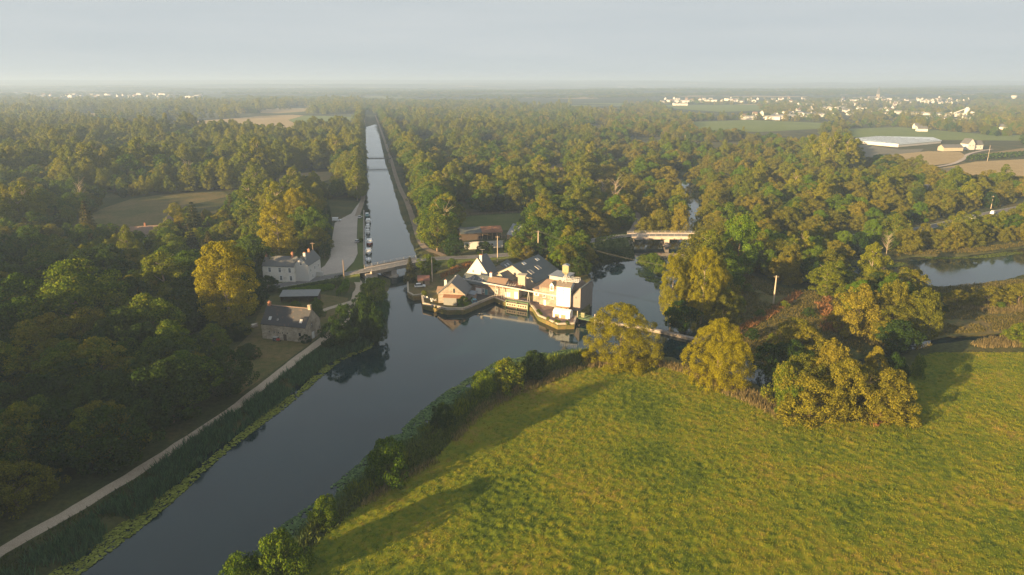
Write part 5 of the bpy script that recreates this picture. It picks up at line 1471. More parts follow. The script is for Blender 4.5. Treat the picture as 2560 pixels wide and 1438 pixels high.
MB().extr([(cx, h + 2.38), (cx + 1.0, h + 1.18), (cx + 1.0, h + 1.02), (cx, h + 2.22), (cx - 1.0, h + 1.02), (cx - 1.0, h + 1.18)], -.3, 2.0, 'y').build('dormer_roof', M['slate'], dm)
window(dm, 'front', cx, h - .6, .8, 1.5, y0=-.12, surround=.08)
window(f.e, 'front', x1 * .5, 2.9, .9, 1.5, y0=.4, shutters='white')
for u, z in ((.16, 2.9), (.42, 2.9), (.42, .5), (.16, .2), (.66, 2.9), (.66, 5.2)):
    if z == .2: door(f.e, 'front', x1 + (Lw - x1) * .18, .9, 1.9, 'white')
    elif z == .5: continue
    else: window(f.e, 'front', x1 + (Lw - x1) * u, z, .8, 1.5, bars=1)
# wing behind the silo, over the pond
A = P(1424, 775, ZT); B_ = P(1450, 779, ZT)
f2 = Frame('mill_pond_wing', A, B_, 'grey rendered mill wing with steep dark roof standing over the pond', 'mill', ZT)
Lw2 = f2.L; h2 = ZTOP(B_, 722) - ZT
MB().extr([(0, -3), (Lw2, -3), (Lw2, h2), (Lw2 * .9, h2), (Lw2 * .3, h2 * .62), (0, h2 * .6)], 0, 12, 'y').build('wall', M['grey_render'], f2.e)
MB().extr([(-.1, h2 * .6 + .01), (Lw2 * .3, h2 * .62 + .01), (Lw2 * .9, h2 + .01), (Lw2 + .25, h2 + .01), (Lw2 + .25, h2 + .18), (Lw2 * .88, h2 + .18), (Lw2 * .27, h2 * .62 + .2), (-.1, h2 * .6 + .2)], -.15, 12.2, 'y').build('roof', M['slate_dark'], f2.e)
MB().box(Lw2 * .55, Lw2 * .62, -.05, -.003, h2 * .55, h2 * .62).build('vent', M['dark_metal'], f2.e)

# ---- silo block with ribbed panels, hoist head and gantry
A = P(1395, 770, ZT); B_ = P(1429, 774, ZT)
f = Frame('grain_silo', A, B_, 'cream ribbed grain silo block with a hoist head on top', 'silo', ZT)
Lw = f.L; z0 = 1.5; h = ZTOP(A, 712) - ZT; dep = 5.2
y_ = -2.2
MB().box(.12, Lw - .12, y_ + .12, y_ + dep - .12, z0, h).build('core', M['silo_dark'], f.e)
nr = 12; ph = (h - z0) / nr
for c in range(2):
    for k in range(nr):                      # horizontal panels of the front, one by one
        xa = Lw * c / 2 + (.03 if c else 0); xb = Lw * (c + 1) / 2 - (0 if c else .03); za = z0 + k * ph
        MB().hexa([(xa, y_, za), (xb, y_, za), (xb, y_ + .11, za), (xa, y_ + .11, za)], [(xa, y_ + .07, za + ph - .1), (xb, y_ + .07, za + ph - .1), (xb, y_ + .11, za + ph - .1), (xa, y_ + .11, za + ph - .1)]).build('panel', M['silo'], f.e)
MB().extr([(y_ + .11, z0), (y_ + dep, z0), (y_ + dep, h), (y_ + dep * .62, h + 1.3), (y_ + .11, h)], Lw - .11, Lw, 'x').build('side_panel', M['silo'], f.e)
MB().extr([(y_ + .11, z0), (y_ + dep, z0), (y_ + dep, h), (y_ + dep * .62, h + 1.3), (y_ + .11, h)], 0, .11, 'x').build('side_panel', M['silo'], f.e)
MB().extr([(y_ - .2, h + .002), (y_ + dep * .62, h + 1.4), (y_ + dep + .2, h + .002), (y_ + dep + .2, h + .16), (y_ + dep * .62, h + 1.58), (y_ - .2, h + .16)], -.2, Lw + .2, 'x').build('roof', M['tape_grey'], f.e)['label'] = 'grey-brown felt roof of the silo'
for xx in (.2, Lw / 2, Lw - .2):
    for yy in (y_ + .2, y_ + dep - .2): MB().box(xx - .16, xx + .16, yy - .16, yy + .16, -.3, z0).build('leg', M['concrete'], f.e)
MB().box(-.15, Lw + .15, y_ - .15, y_ + dep + .1, z0 - .4, z0 - .003).build('base_beam', M['rust'], f.e)
hx, hy, hz_ = Lw * .48, y_ + dep * .6, h + 4.6
hd = MB().box(hx - 1.1, hx + 1.1, hy - .9, hy + .9, hz_, hz_ + 2.4); hd.build('hoist_head', M['olive_metal'], f.e)
MB().hexa([(hx - .3, hy - .3, hz_ - 1.0), (hx + .3, hy - .3, hz_ - 1.0), (hx + .3, hy + .3, hz_ - 1.0), (hx - .3, hy + .3, hz_ - 1.0)], [(hx - 1.1, hy - .9, hz_ - .003), (hx + 1.1, hy - .9, hz_ - .003), (hx + 1.1, hy + .9, hz_ - .003), (hx - 1.1, hy + .9, hz_ - .003)]).build('hopper', M['olive_metal'], f.e)
MB().extr([(hx - 1.25, hz_ + 2.403), (hx + 1.25, hz_ + 2.403), (hx, hz_ + 2.9)], hy - 1.0, hy + 1.0, 'y').build('hoist_roof', M['zinc'], f.e)
for dx, dy, tx, ty in ((-.2, -.2, -1.0, -1.2), (.2, -.2, .5, -1.4), (.0, .0, 1.9, -.6), (-.1, .2, -.4, .8), (.2, .1, 2.6, .6)):
    MB().tube((hx + dx, hy + dy, hz_ - .8), (hx + tx, hy + ty, h + .9), .12, .12, 8).build('chute', M['steel'], f.e)
g = MB()
gx0, gx1, gy0, gy1, gz0 = hx - 1.2, Lw + 2.2, hy - 1.1, hy + 1.2, h + 1.55
for xx in np.linspace(gx0, gx1, 9):
    for yy in (gy0, gy1): g.tube((xx, yy, gz0), (xx, yy, gz0 + 1.1), .04, .04, 5)
for zz_ in (.05, .55, 1.1):
    for yy in (gy0, gy1): g.tube((gx0, yy, gz0 + zz_), (gx1, yy, gz0 + zz_), .035, .035, 5)
    for xx in (gx0, gx1): g.tube((xx, gy0, gz0 + zz_), (xx, gy1, gz0 + zz_), .035, .035, 5)
g.build('gantry_rail', M['white'], f.e)
MB().box(gx0, gx1, gy0, gy1, gz0 - .08, gz0).build('gantry_floor', M['steel'], f.e)

# ---- conveyor tube from the yard post to the silo
a = P(1143, 731); a.z = ZTOP(a, 695); b = P(1396, 772); b.z = ZTOP(b, 741)
e = empty('conveyor', (a.x, a.y, 0)); tag(e, 'long pale conveyor tube crossing the yard to the silo', 'conveyor')
d = b - a
def cl(t, z=0.0): q = d * t; return Vector((q.x, q.y, a.z + q.z + z))
MB().hexa([cl(0) + Vector((0, -.22, -.22)), cl(1) + Vector((0, -.22, -.22)), cl(1) + Vector((0, .22, -.22)), cl(0) + Vector((0, .22, -.22))], [cl(0) + Vector((0, -.22, .22)), cl(1) + Vector((0, -.22, .22)), cl(1) + Vector((0, .22, .22)), cl(0) + Vector((0, .22, .22))]).build('tube', M['steel'], e)
for t in (.03, .40, .47, .72):
    q = cl(t)
    MB().tube((q.x - .5, q.y, .0), (q.x, q.y, q.z - .2), .09, .09, 6).tube((q.x + .5, q.y, .0), (q.x, q.y, q.z - .2), .09, .09, 6).build('support', M['steel'], e)
MB().box(-.7, .5, -.5, .5, a.z - .4, a.z + .9).build('drive_housing', M['white'], e)

# ---- sluice gates
A = P(1265, 763, -.2); B_ = P(1319, 772, -.2)
f = Frame('sluice_gate', A, B_, 'green-topped sluice gates with cream concrete frames at the mill race', 'sluice', 0)
Lw = f.L
MB().box(0, Lw, 0, 1.4, .55, .85).build('walkway', M['concrete'], f.e)
for k in range(2):
    x_a, x_b = Lw * k / 2 + .1, Lw * (k + 1) / 2 - .1
    fr = MB(); fr.box(x_a, x_b, -.12, .15, -.35, -.05); fr.box(x_a, x_b, -.12, .15, .62, .95)
    for q in range(5):
        xq = x_a + (x_b - x_a - .35) * q / 4; fr.box(xq, xq + .35, -.12, .15, -.05, .62)
    fr.build('gate_frame', M['coping'], f.e)
    MB().box(x_a, x_b, .3, .4, -1.6, .6).build('gate_leaf', M['wood_dark'], f.e)
    MB().box(x_a, x_b, -.1, 1.3, 1.55, 1.75).build('gantry_beam', M['green_metal'], f.e)
for q in range(3):
    xq = Lw * q / 2; MB().box(xq - .12, xq + .12, -.1, 1.35, -1.6, 1.8).build('post', M['green_metal'], f.e)
rl = MB()
for k in range(9): rl.tube((Lw * k / 8, 1.5, .85), (Lw * k / 8, 1.5, 1.9), .03, .03, 5)
for z in (1.35, 1.9): rl.tube((0, 1.5, z), (Lw, 1.5, z), .03, .03, 5)
rl.build('railing', M['steel'], f.e)

# ---- white marquee
A = P(1382, 793, ZT); B_ = P(1424, 799, ZT)
f = Frame('marquee', A, B_, 'white tarpaulin marquee tent on the terrace below the silo', 'tent', ZT)
Lw = f.L; dp = 3.2
pr = [(0, 0), (0, 1.9), (.35, 2.45), (dp * .5, 2.95), (dp - .35, 2.45), (dp, 1.9), (dp, 0)]
o = MB().extr(pr, 0, Lw, 'x').build('cover', M['tarp'], f.e)
bv = o.modifiers.new('soft', 'BEVEL'); bv.width = .08; bv.segments = 2
for u in (.25, .62): MB().box(Lw * u - .8, Lw * u + .8, -.03, -.003, 0, 1.3).build('opening', M['wood'], f.e)
for k in range(5): MB().extr([(-.02, 0), (-.02, 1.92), (.33, 2.48), (dp * .5, 2.99), (dp * .5, 2.955), (.36, 2.44), (.0, 1.89), (.0, 0)], Lw * k / 4 - .03, Lw * k / 4 + .03, 'x').build('seam', M['white'], f.e)

# ---- green footbridge over the weir
A = P(1440, 797, .4); B_ = P(1486, 806, .4)
f = Frame('footbridge', A, B_, 'green steel footbridge over the weir beside the golden willow', 'footbridge', 0)
Lw = f.L
MB().box(0, Lw, 0, 1.3, .55, .75).build('deck', M['green_metal'], f.e)
for yy in (0.02, 1.28):
    r_ = MB()
    for k in range(7): r_.tube((Lw * k / 6, yy, .75), (Lw * k / 6, yy, 1.85), .035, .035, 5)
    r_.tube((0, yy, 1.85), (Lw, yy, 1.85), .04, .04, 5).tube((0, yy, 1.3), (Lw, yy, 1.3), .03, .03, 5); r_.build('railing', M['green_metal'], f.e)
for xx in (.2, Lw - .2): MB().box(xx - .12, xx + .12, .5, .8, -2.4, 3.0).build('post', M['pole'], f.e)
MB().box(1.0, 2.3, 1.5, 2.3, .76, 2.2).build('winch_box', M['olive_metal'], f.e)

# ---- shrubs and pots on the terraces
for px, py, r, kk, lab in ((1346,783,.9,'bush','orange-brown shrub, leftmost along the marquee quay'), (1352,788,.7,'bush','small shrub second along the marquee quay'), (1370,801,.8,'bush','low green shrub midway along the marquee quay'), (1390,809,.9,'bush','reddish shrub near the corner of the marquee quay'),
                         (1398,810,.8,'bush','round green shrub at the corner of the marquee quay'), (1418,811,.8,'bush','pale shrub at the right end of the marquee quay'), (1160,768,2.3,'bright','small bright tree in the cottage yard beside the blue car'), (1061,741,1.4,'bush','yellow-green shrub beside the round quay'), (1078,765,.7,'darkbush','low dark shrub on the cottage terrace'),
                         (1090,770,.6,'darkbush','small dark shrub on the cottage terrace edge'), (1180,752,1.0,'bush','reddish shrub by the cottage lean-to')):
    b = P(px, py, ZT); tree(kk, 0, b.x, b.y, r * 1.7 if kk != 'bright' else 4.0, r, px % 6, lab, z=ZT - .05)
# ---- terrace chairs (white) and sheds beside the round quay
def chair(x, y, rz, label, group):
    e = empty('garden_chair', (x, y, ZT), rz); tag(e, label, 'chair', group)
    MB().box(-.25, .25, -.25, .25, .4, .46).build('seat', M['white'], e); MB().box(-.25, .25, .22, .28, .46, .95).build('backrest', M['white'], e)
    for sx in (-.22, .22):
        for sy in (-.22, .22): MB().box(sx - .025, sx + .025, sy - .025, sy + .025, 0, .4).build('leg', M['white'], e)
for px, py, rz in ((1059,745,.3),(1064,746,1.2),(1069,747,2.5),(1078,752,.5),(1084,752,2.0),(1089,753,4.0),(1079,756,3.3)):
    b = P(px, py, ZT); chair(b.x, b.y, rz, 'white garden chair on the cottage terrace', 'white chairs on the cottage terrace')
A = P(1045, 713, ZT); B_ = P(1074, 712, ZT)
f = Frame('garden_shed', A, B_, 'small tile-roofed shed on the round quay beside a bare pole', 'shed', ZT)
gable_walls(0, f.L, 0, 4.2, 1.9, 3.2, 'x').build('wall', M['wood'], f.e); gable_roof(0, f.L, 0, 4.2, 1.9, 3.2, 'x', .3, .2, .12).build('roof', M['tile_red'], f.e)
door(f.e, 'front', f.L * .5, .8, 1.7, 'wood_dark', surround='wood')

# ---- the white two-storey house by the road
A = P(659, 703); B_ = P(738, 706)
f = Frame('roadside_house', A, B_, 'cream two-storey house with shuttered windows beside the road', 'house', 0)
Lw = f.L; ze = ZTOP(A, 664); zr = ze + 3.0; dep = 7.8
gable_walls(0, Lw, 0, dep, ze, zr, 'x').build('wall', M['cream_render'], f.e)
rf = gable_roof(0, Lw, 0, dep, ze, zr, 'x', .3, .12).build('roof', M['slate'], f.e)
chimney(rf, .45, dep / 2, zr - .9, zr + 1.3, .7, 1.1, 'brick', 2); chimney(rf, Lw * .85, dep / 2, zr - .7, zr + 1.6, .7, 1.1, 'brick', 2)
for u in (.23, .55, .86): window(f.e, 'front', Lw * u, ze - 2.5, .85, 1.75, frame='white', surround=.25)
for u in (.57, .88): window(f.e, 'front', Lw * u, .7, .85, 1.75, frame='white', surround=.25)
# tall cross wing on its right
wx = Lw - .3
MB().extr([(wx, -.3), (wx + 5.6, -.3), (wx + 5.6, ze + .4), (wx + 2.8, ze + 3.6), (wx, ze + .4)], 1.2, 13.5, 'y').build('cross_wing', M['render'], f.e)
mb = MB(); xm = wx + 2.8
mb.extr([(xm, ze + 3.62), (xm, ze + 3.8), (wx - .3, ze + .22), (wx - .3, ze + .08)], 1.0, 13.7, 'y'); mb.extr([(xm, ze + 3.62), (wx + 5.9, ze + .08), (wx + 5.9, ze + .22), (xm, ze + 3.8)], 1.0, 13.7, 'y')
r2 = mb.build('cross_wing_roof', M['slate'], f.e)
chimney(r2, xm + .9, 3.2, ze + 1.8, ze + 4.9, .9, .7, 'render', 2); chimney(r2, xm, 9.5, ze + 2.9, ze + 4.9, .8, .7, 'brick', 1)
window(f.e, 'front', xm, ze + .4, .7, 1.3, y0=1.2, frame='white')
for y_, z_ in ((3.5, 3.6), (7.5, 3.6), (11, 3.6), (5, .8)): window(f.e, 'right', y_, z_, .8, 1.3, x1=wx + 5.6)
MB().box(wx + 5.602, wx + 8.2, 8.6, 9.4, 0, 2.2).build('garden_wall', M['render'], f.e)

# ---- stone barn by the towpath
A = P(657, 846); B_ = P(767, 857)
f = Frame('stone_barn', A, B_, 'stone barn with dark mossy slate roof and two skylights by the towpath', 'barn', 0)
Lw = f.L; ze = ZTOP(A, 808); dep = 8.6; zr = ze + 4.4
gable_walls(0, Lw, 0, dep, ze, zr, 'x').build('wall', M['stone'], f.e)
rf = gable_roof(0, Lw, 0, dep, ze, zr, 'x', .3, .12).build('roof', M['slate_moss'], f.e)
for k in range(16):
    xa = -.1 + (Lw + .2) * k / 16; MB().box(xa + .01, xa + (Lw + .2) / 16 - .01, dep / 2 - .16, dep / 2 + .16, zr + .1, zr + .3).build('ridge_tile', M['tile_brown'], rf)
chimney(rf, .7, dep / 2, zr - .4, zr + 1.2, .9, .6, 'brick', 1); chimney(rf, Lw - .6, dep / 2, zr - .5, zr + 1.3, .9, .8, 'stone', 0)
skylight(rf, 'x', 'front', Lw * .17, .3, .75, 1.1, 0, Lw, 0, dep, ze, zr); skylight(rf, 'x', 'front', Lw * .87, .28, .8, 1.2, 0, Lw, 0, dep, ze, zr); skylight(rf, 'x', 'front', Lw * .35, .26, .4, .5, 0, Lw, 0, dep, ze, zr, 'skylight_dull')
window(f.e, 'front', Lw * .86, 1.9, .8, 1.1, frame='stone', bars=0); door(f.e, 'front', Lw * .52, 1.1, 2.0, 'wood_dark', surround='stone')
for u in (.17, .28, .38, .47, .58): window(f.e, 'front', Lw * u, 2.2, .3, .5, frame='stone', bars=0, sill=False, surround=.06, name='slit_window')
door(f.e, 'right', dep * .45, 1.5, 2.2, 'white', x1=Lw, surround='stone'); window(f.e, 'right', dep * .42, 3.6, .7, 1.7, x1=Lw, frame='wood')
window(f.e, 'right', dep * .9, 2.0, .5, .8, x1=Lw, frame='stone', bars=0)

# ---- open shed behind it
A = P(702, 757); B_ = P(795, 755)
f = Frame('open_shed', A, B_, 'dark open-fronted lean-to shed under a grey sheet roof', 'shed', 0)
Lw = f.L; dp = 5.0
for k in range(5): MB().box(Lw * k / 4 - .1, Lw * k / 4 + .1, 0, .2, -.3, 2.3).build('post', M['wood_dark'], f.e)
MB().box(0, Lw, dp - .15, dp, -.3, 3.0).box(-.1, .02, .2, dp - .16, -.3, 2.5).box(Lw - .02, Lw + .1, .2, dp - .16, -.3, 2.5).build('wall', M['wood_dark'], f.e)
MB().hexa([(-.3, -.4, 2.32), (Lw + .3, -.4, 2.32), (Lw + .3, dp + .3, 3.1), (-.3, dp + .3, 3.1)], [(-.3, -.4, 2.44), (Lw + .3, -.4, 2.44), (Lw + .3, dp + .3, 3.22), (-.3, dp + .3, 3.22)]).build('roof', M['corr_grey'], f.e)

# ---- farm behind the road: long open barn, white wall, slate-roofed stable
A = P(1151, 602); B_ = P(1256, 596)
f = Frame('farm_barn', A, B_, 'long farm barn with dark left roof and rusty right roof behind the road', 'barn', 0)
Lw = f.L; dp = 9; ze, zr = 3.6, 5.6
MB().box(0, Lw, dp - .2, dp, -.3, 4.4).box(0, Lw * .5, 0, .2, -.3, 3.5).box(0, .2, .2, dp - .2, -.3, 3.6).build('wall', M['wood_dark'], f.e)
gable_roof(0, Lw * .52, 0, dp, ze, zr, 'x', .5, .0).build('roof', M['slate_dark'], f.e); gable_roof(Lw * .522, Lw, 0, dp, ze, zr, 'x', .5, .2).build('roof', M['rust'], f.e)['label'] = 'rusty right half of the barn roof'
for k in range(5): MB().box(Lw * (.52 + .115 * k), Lw * (.52 + .115 * k) + .3, -.1, .2, -.3, 3.4).build('post', M['wood'], f.e)
MB().box(Lw * .5, Lw, .2, .4, 2.9, 3.4).build('lintel', M['wood'], f.e)
A = P(1160, 624); B_ = P(1258, 619)
f = Frame('farm_wall', A, B_, 'long white-washed wall in front of the farm barn', 'wall', 0)
k = 9
for i in range(k): MB().box(f.L * i / k + .02, f.L * (i + 1) / k - .02, 0, .25, -.3, 3.4).build('panel', M['render'], f.e)
MB().box(-.1, f.L + .1, -.06, .31, 3.402, 3.5).build('coping', M['concrete'], f.e)
R0 = P(1272, 583); 
A = P(1268, 598); B_ = P(1288, 602)
f = Frame('slate_stable', A, B_, 'small stable whose blue-grey roof faces the mill, with three white skylights', 'building', 0)
Lw = max(5, f.L * 1.25); dp = 9; ze, zr = 2.6, 7.2
gable_walls(0, Lw, 0, dp, ze, zr, 'x').build('wall', M['wood'], f.e)
rf = gable_roof(0, Lw, 0, dp, ze, zr, 'x', .3, .2).build('roof', M['zinc'], f.e)
for t, u in ((.3, .3), (.5, .5), (.7, .7)): skylight(rf, 'x', 'front', Lw * u, t, 1.1, .5, 0, Lw, 0, dp, ze, zr)
# paddock fence
fl = smooth_line(L3([(1130,541),(1180,538),(1250,535),(1330,531),(1400,526)]), 4.0)
e = empty('paddock_fence', tuple(fl[0])); tag(e, 'wooden post and rail fence along the far side of the paddock', 'fence')
for p in fl:
    q = p - fl[0]; MB().box(q.x - .08, q.x + .08, q.y - .08, q.y + .08, -.2, 1.4).build('post', M['wood'], e)
for z in (.6, 1.15):
    mb = MB()
    for p, p2 in zip(fl[:-1], fl[1:]):
        q, q2 = p - fl[0], p2 - fl[0]; mb.tube((q.x, q.y - .1, z), (q2.x, q2.y - .1, z), .05, .05, 4)
    mb.build('rail', M['wood'], e)

# ---- brown-roofed house in the left wood
A = P(290, 607); B_ = P(398, 600)
f = Frame('brown_roofed_house', A, B_, 'long brown-roofed house half hidden in the left wood', 'house', 0)
Lw = f.L; dp = 9; ze, zr = 3.0, 6.6
gable_walls(0, Lw, 0, dp, ze, zr, 'x').build('wall', M['beige_render'], f.e); rf = gable_roof(0, Lw, 0, dp, ze, zr, 'x', .4, .2).build('roof', M['tile_brown'], f.e)
chimney(rf, Lw * .68, dp / 2, zr - .3, zr + 1.4); window(f.e, 'front', Lw * .7, 1, 1, 1.2); window(f.e, 'front', Lw * .4, 1, 1, 1.2)
MB().extr([(Lw - 1, -.3), (Lw + 7, -.3), (Lw + 7, 4.2), (Lw + 3, 8.6), (Lw - 1, 4.2)], dp + 2, dp + 12, 'y').build('rear_gable', M['beige_render'], f.e)
mb = MB(); xm = Lw + 3
mb.extr([(xm, 8.62), (xm, 8.8), (Lw - 1.4, 3.95), (Lw - 1.4, 3.8)], dp + 1.8, dp + 12.2, 'y'); mb.extr([(xm, 8.62), (Lw + 7.4, 3.8), (Lw + 7.4, 3.95), (xm, 8.8)], dp + 1.8, dp + 12.2, 'y'); mb.build('rear_roof', M['tile_brown'], f.e)

# ------------------------------------------------------------------ bridges
def bridge(name, label, i0px, i1px, width, th, edge_mat, rails, piers, zmin=-2.6, brackets=0):
    pts = [p for p in road_line if i0px - 1 <= PIX(*p)[0] <= i1px + 1]
    A = pts[0]; e = empty(name, (A.x, A.y, 0)); tag(e, label, 'bridge')
    ns_ = normals2d(pts); loc = [p - Vector((A.x, A.y, 0)) for p in pts]
    def ribbon(o0, o1, z0, z1, nm, mat):
        mb = MB()
        for i in range(len(loc) - 1):
            a_, b_ = loc[i], loc[i + 1]
            q = [a_ + ns_[i] * o0, b_ + ns_[i + 1] * o0, b_ + ns_[i + 1] * o1, a_ + ns_[i] * o1]
            mb.hexa([(v.x, v.y, v.z + z0) for v in q], [(v.x, v.y, v.z + z1) for v in q])
        return mb.build(nm, mat, e)
    w = width / 2
    ribbon(w, -w, -th, .0, 'deck', M['concrete'])
    for s in (-1, 1):
        ribbon(s * (w + .35), s * w, -th - .25, .32, 'edge_beam', M[edge_mat]) if s > 0 else ribbon(-w, -(w + .35), -th - .25, .32, 'edge_beam', M[edge_mat])
        o = s * (w + .17); step = max(1, int(round(2.0 / max(.1, (loc[1] - loc[0]).length))))
        for i in range(0, len(loc), step):
            p = loc[i] + ns_[i] * o; MB().box(p.x - .05, p.x + .05, p.y - .05, p.y + .05, p.z + .31, p.z + 1.3).build('rail_post', M[rails], e)
        for z in (.55, .9, 1.28):
            mb = MB()
            for i in range(len(loc) - 1): mb.tube(loc[i] + ns_[i] * o + Vector((0, 0, z)), loc[i + 1] + ns_[i + 1] * o + Vector((0, 0, z)), .04, .04, 5, False)
            mb.build('handrail', M[rails], e)
    for fr, lx in piers:
        i = int(fr * (len(loc) - 1)); p = loc[i]; n_ = ns_[i]; t_ = Vector((n_.y, -n_.x, 0))
        mb = MB()
        q = [p + n_ * (w - .1) - t_ * lx, p + n_ * (w - .1) + t_ * lx, p - n_ * (w - .1) + t_ * lx, p - n_ * (w - .1) - t_ * lx]
        mb.hexa([(v.x, v.y, zmin) for v in q], [(v.x, v.y, p.z - th - .003) for v in q]); pr_ = mb.build('abutment' if fr in (0, 1) else 'pier', M['concrete'], e)
        if fr not in (0, 1):
            q = [p + n_ * (w + 1.6), p + n_ * (w - .2) + t_ * (lx + 1.0), p - n_ * (w - .2) + t_ * (lx + 1.0), p - n_ * (w + 1.6), p - n_ * (w - .2) - t_ * (lx + 1.0), p + n_ * (w - .2) - t_ * (lx + 1.0)]
            MB().prism([(v.x, v.y) for v in q], zmin - .2, -.55).build('footing', M['concrete'], pr_)
    for k in range(brackets):
        i = int((k + .5) / brackets * (len(loc) - 1)); p = loc[i] - ns_[i] * (w + .36)
        if True:
            MB().box(p.x - .25, p.x + .25, p.y - .12, p.y + .0, p.z - th - .2, p.z - th + .25).build('bracket', M['rust'], e)
    return e
bridge('canal_bridge', 'grey concrete road bridge with thin railings over the canal', 905, 1058, 7.6, .8, 'stone_dark', 'steel', ((0, 2.5), (.45, 1.2), (1, 2.5)))
bridge('river_bridge', 'sunlit concrete beam bridge on a single pier over the river', 1568, 1756, 7.8, .9, 'concrete', 'steel', ((0, 1.5), (.55, .9), (1, 1.5)), brackets=7)
# far footbridges over the canal
for y0_, nm in ((409, 'only'),):
    a = P(903, y0_); b = P(978, y0_ - 1)
    f = Frame('canal_footbridge', a, b, 'dark slim footbridge over the canal beyond the moored boats', 'footbridge', 0)
    MB().box(0, f.L, 0, 3.0, 4.0, 4.7).build('deck', M['dark_metal'], f.e)
    for yy in (0, 3.0):
        r_ = MB(); r_.tube((0, yy, 5.8), (f.L, yy, 5.8), .08, .08, 5)
        for k in range(9): r_.tube((f.L * k / 8, yy, 4.7), (f.L * k / 8, yy, 5.8), .06, .06, 5)
        r_.build('railing', M['dark_metal'], f.e)
    for xx in (2.0, f.L - 2.0): MB().box(xx - .6, xx + .6, .2, 2.8, -2.5, 3.997).build('pier', M['stone_dark'], f.e)

# ------------------------------------------------------------------ poles and wires
def pole(px, py, ty, label, mat='pole', arm=True, r=.16):
    b = P(px, py); h_ = ZTOP(b, ty)
    e = empty('telegraph_pole', (b.x, b.y, 0)); tag(e, label, 'pole')
    MB().tube((0, 0, -.4), (0, 0, h_), r * 1.35, r * .85, 8).build('shaft', M[mat], e)
    if arm:
        MB().box(-.9, .9, -.07, .07, h_ - .55, h_ - .4).build('crossarm', M['wood'], e)
        for x in (-.75, 0, .75): MB().tube((x, 0, h_ - .4), (x, 0, h_ - .12), .06, .05, 6).build('insulator', M['glass'], e)
    return Vector((b.x, b.y, h_ - .15))
pt = {}
pt['a'] = pole(787, 680, 606, 'tall wooden telegraph pole at the corner of the gravel yard', 'pole_wood')
pt['b'] = pole(861, 703, 650, 'short wooden pole beside the bridge junction', 'pole_wood', False)
pt['c'] = pole(1081, 706, 642, 'pale bare pole on the round quay by the small shed', 'pole', False, .2)
pt['d'] = pole(1244, 655, 590, 'slim pale pole behind the white rendered house')
pt['e'] = pole(1345, 642, 577, 'pale concrete pole with crossarm behind the dark barn', 'pole', True, .24)
pt['f'] = pole(1933, 762, 689, 'pale concrete pole standing alone on the heath', 'pole', True, .24)
pt['g'] = pole(2468, 404, 364, 'far pole beside the stubble field')
pt['h'] = pole(2243, 462, 424, 'far pole standing out of the valley trees', 'pole', True, .25)
pt['i'] = pole(1711, 365, 338, 'farthest pole in the valley woods', 'pole', True, .3)
pt['j'] = pole(2477, 522, 490, 'pole beside the road with the white van')
def wire(a, b, sag, label, off=0):
    a = a + Vector((off, 0, 0)); b = b + Vector((off, 0, 0)); mb = MB(); n = 14
    ps = [a.lerp(b, i / n) - Vector((0, 0, sag * 4 * (i / n) * (1 - i / n))) - a for i in range(n + 1)]
    for p, q in zip(ps[:-1], ps[1:]): mb.tube(p, q, .022, .022, 4, False)
    o = mb.build('overhead_wire', M['dark_metal']); o.location = a
    tag(o, label, 'wire', 'overhead wires')
for k in (-.75, 0, .75):
    wire(pt['e'], pt['f'], 4.5, 'thin overhead wire strung across the pond', k)
    wire(pt['d'], pt['e'], 1.0, 'thin overhead wire between the two poles behind the mill', k)

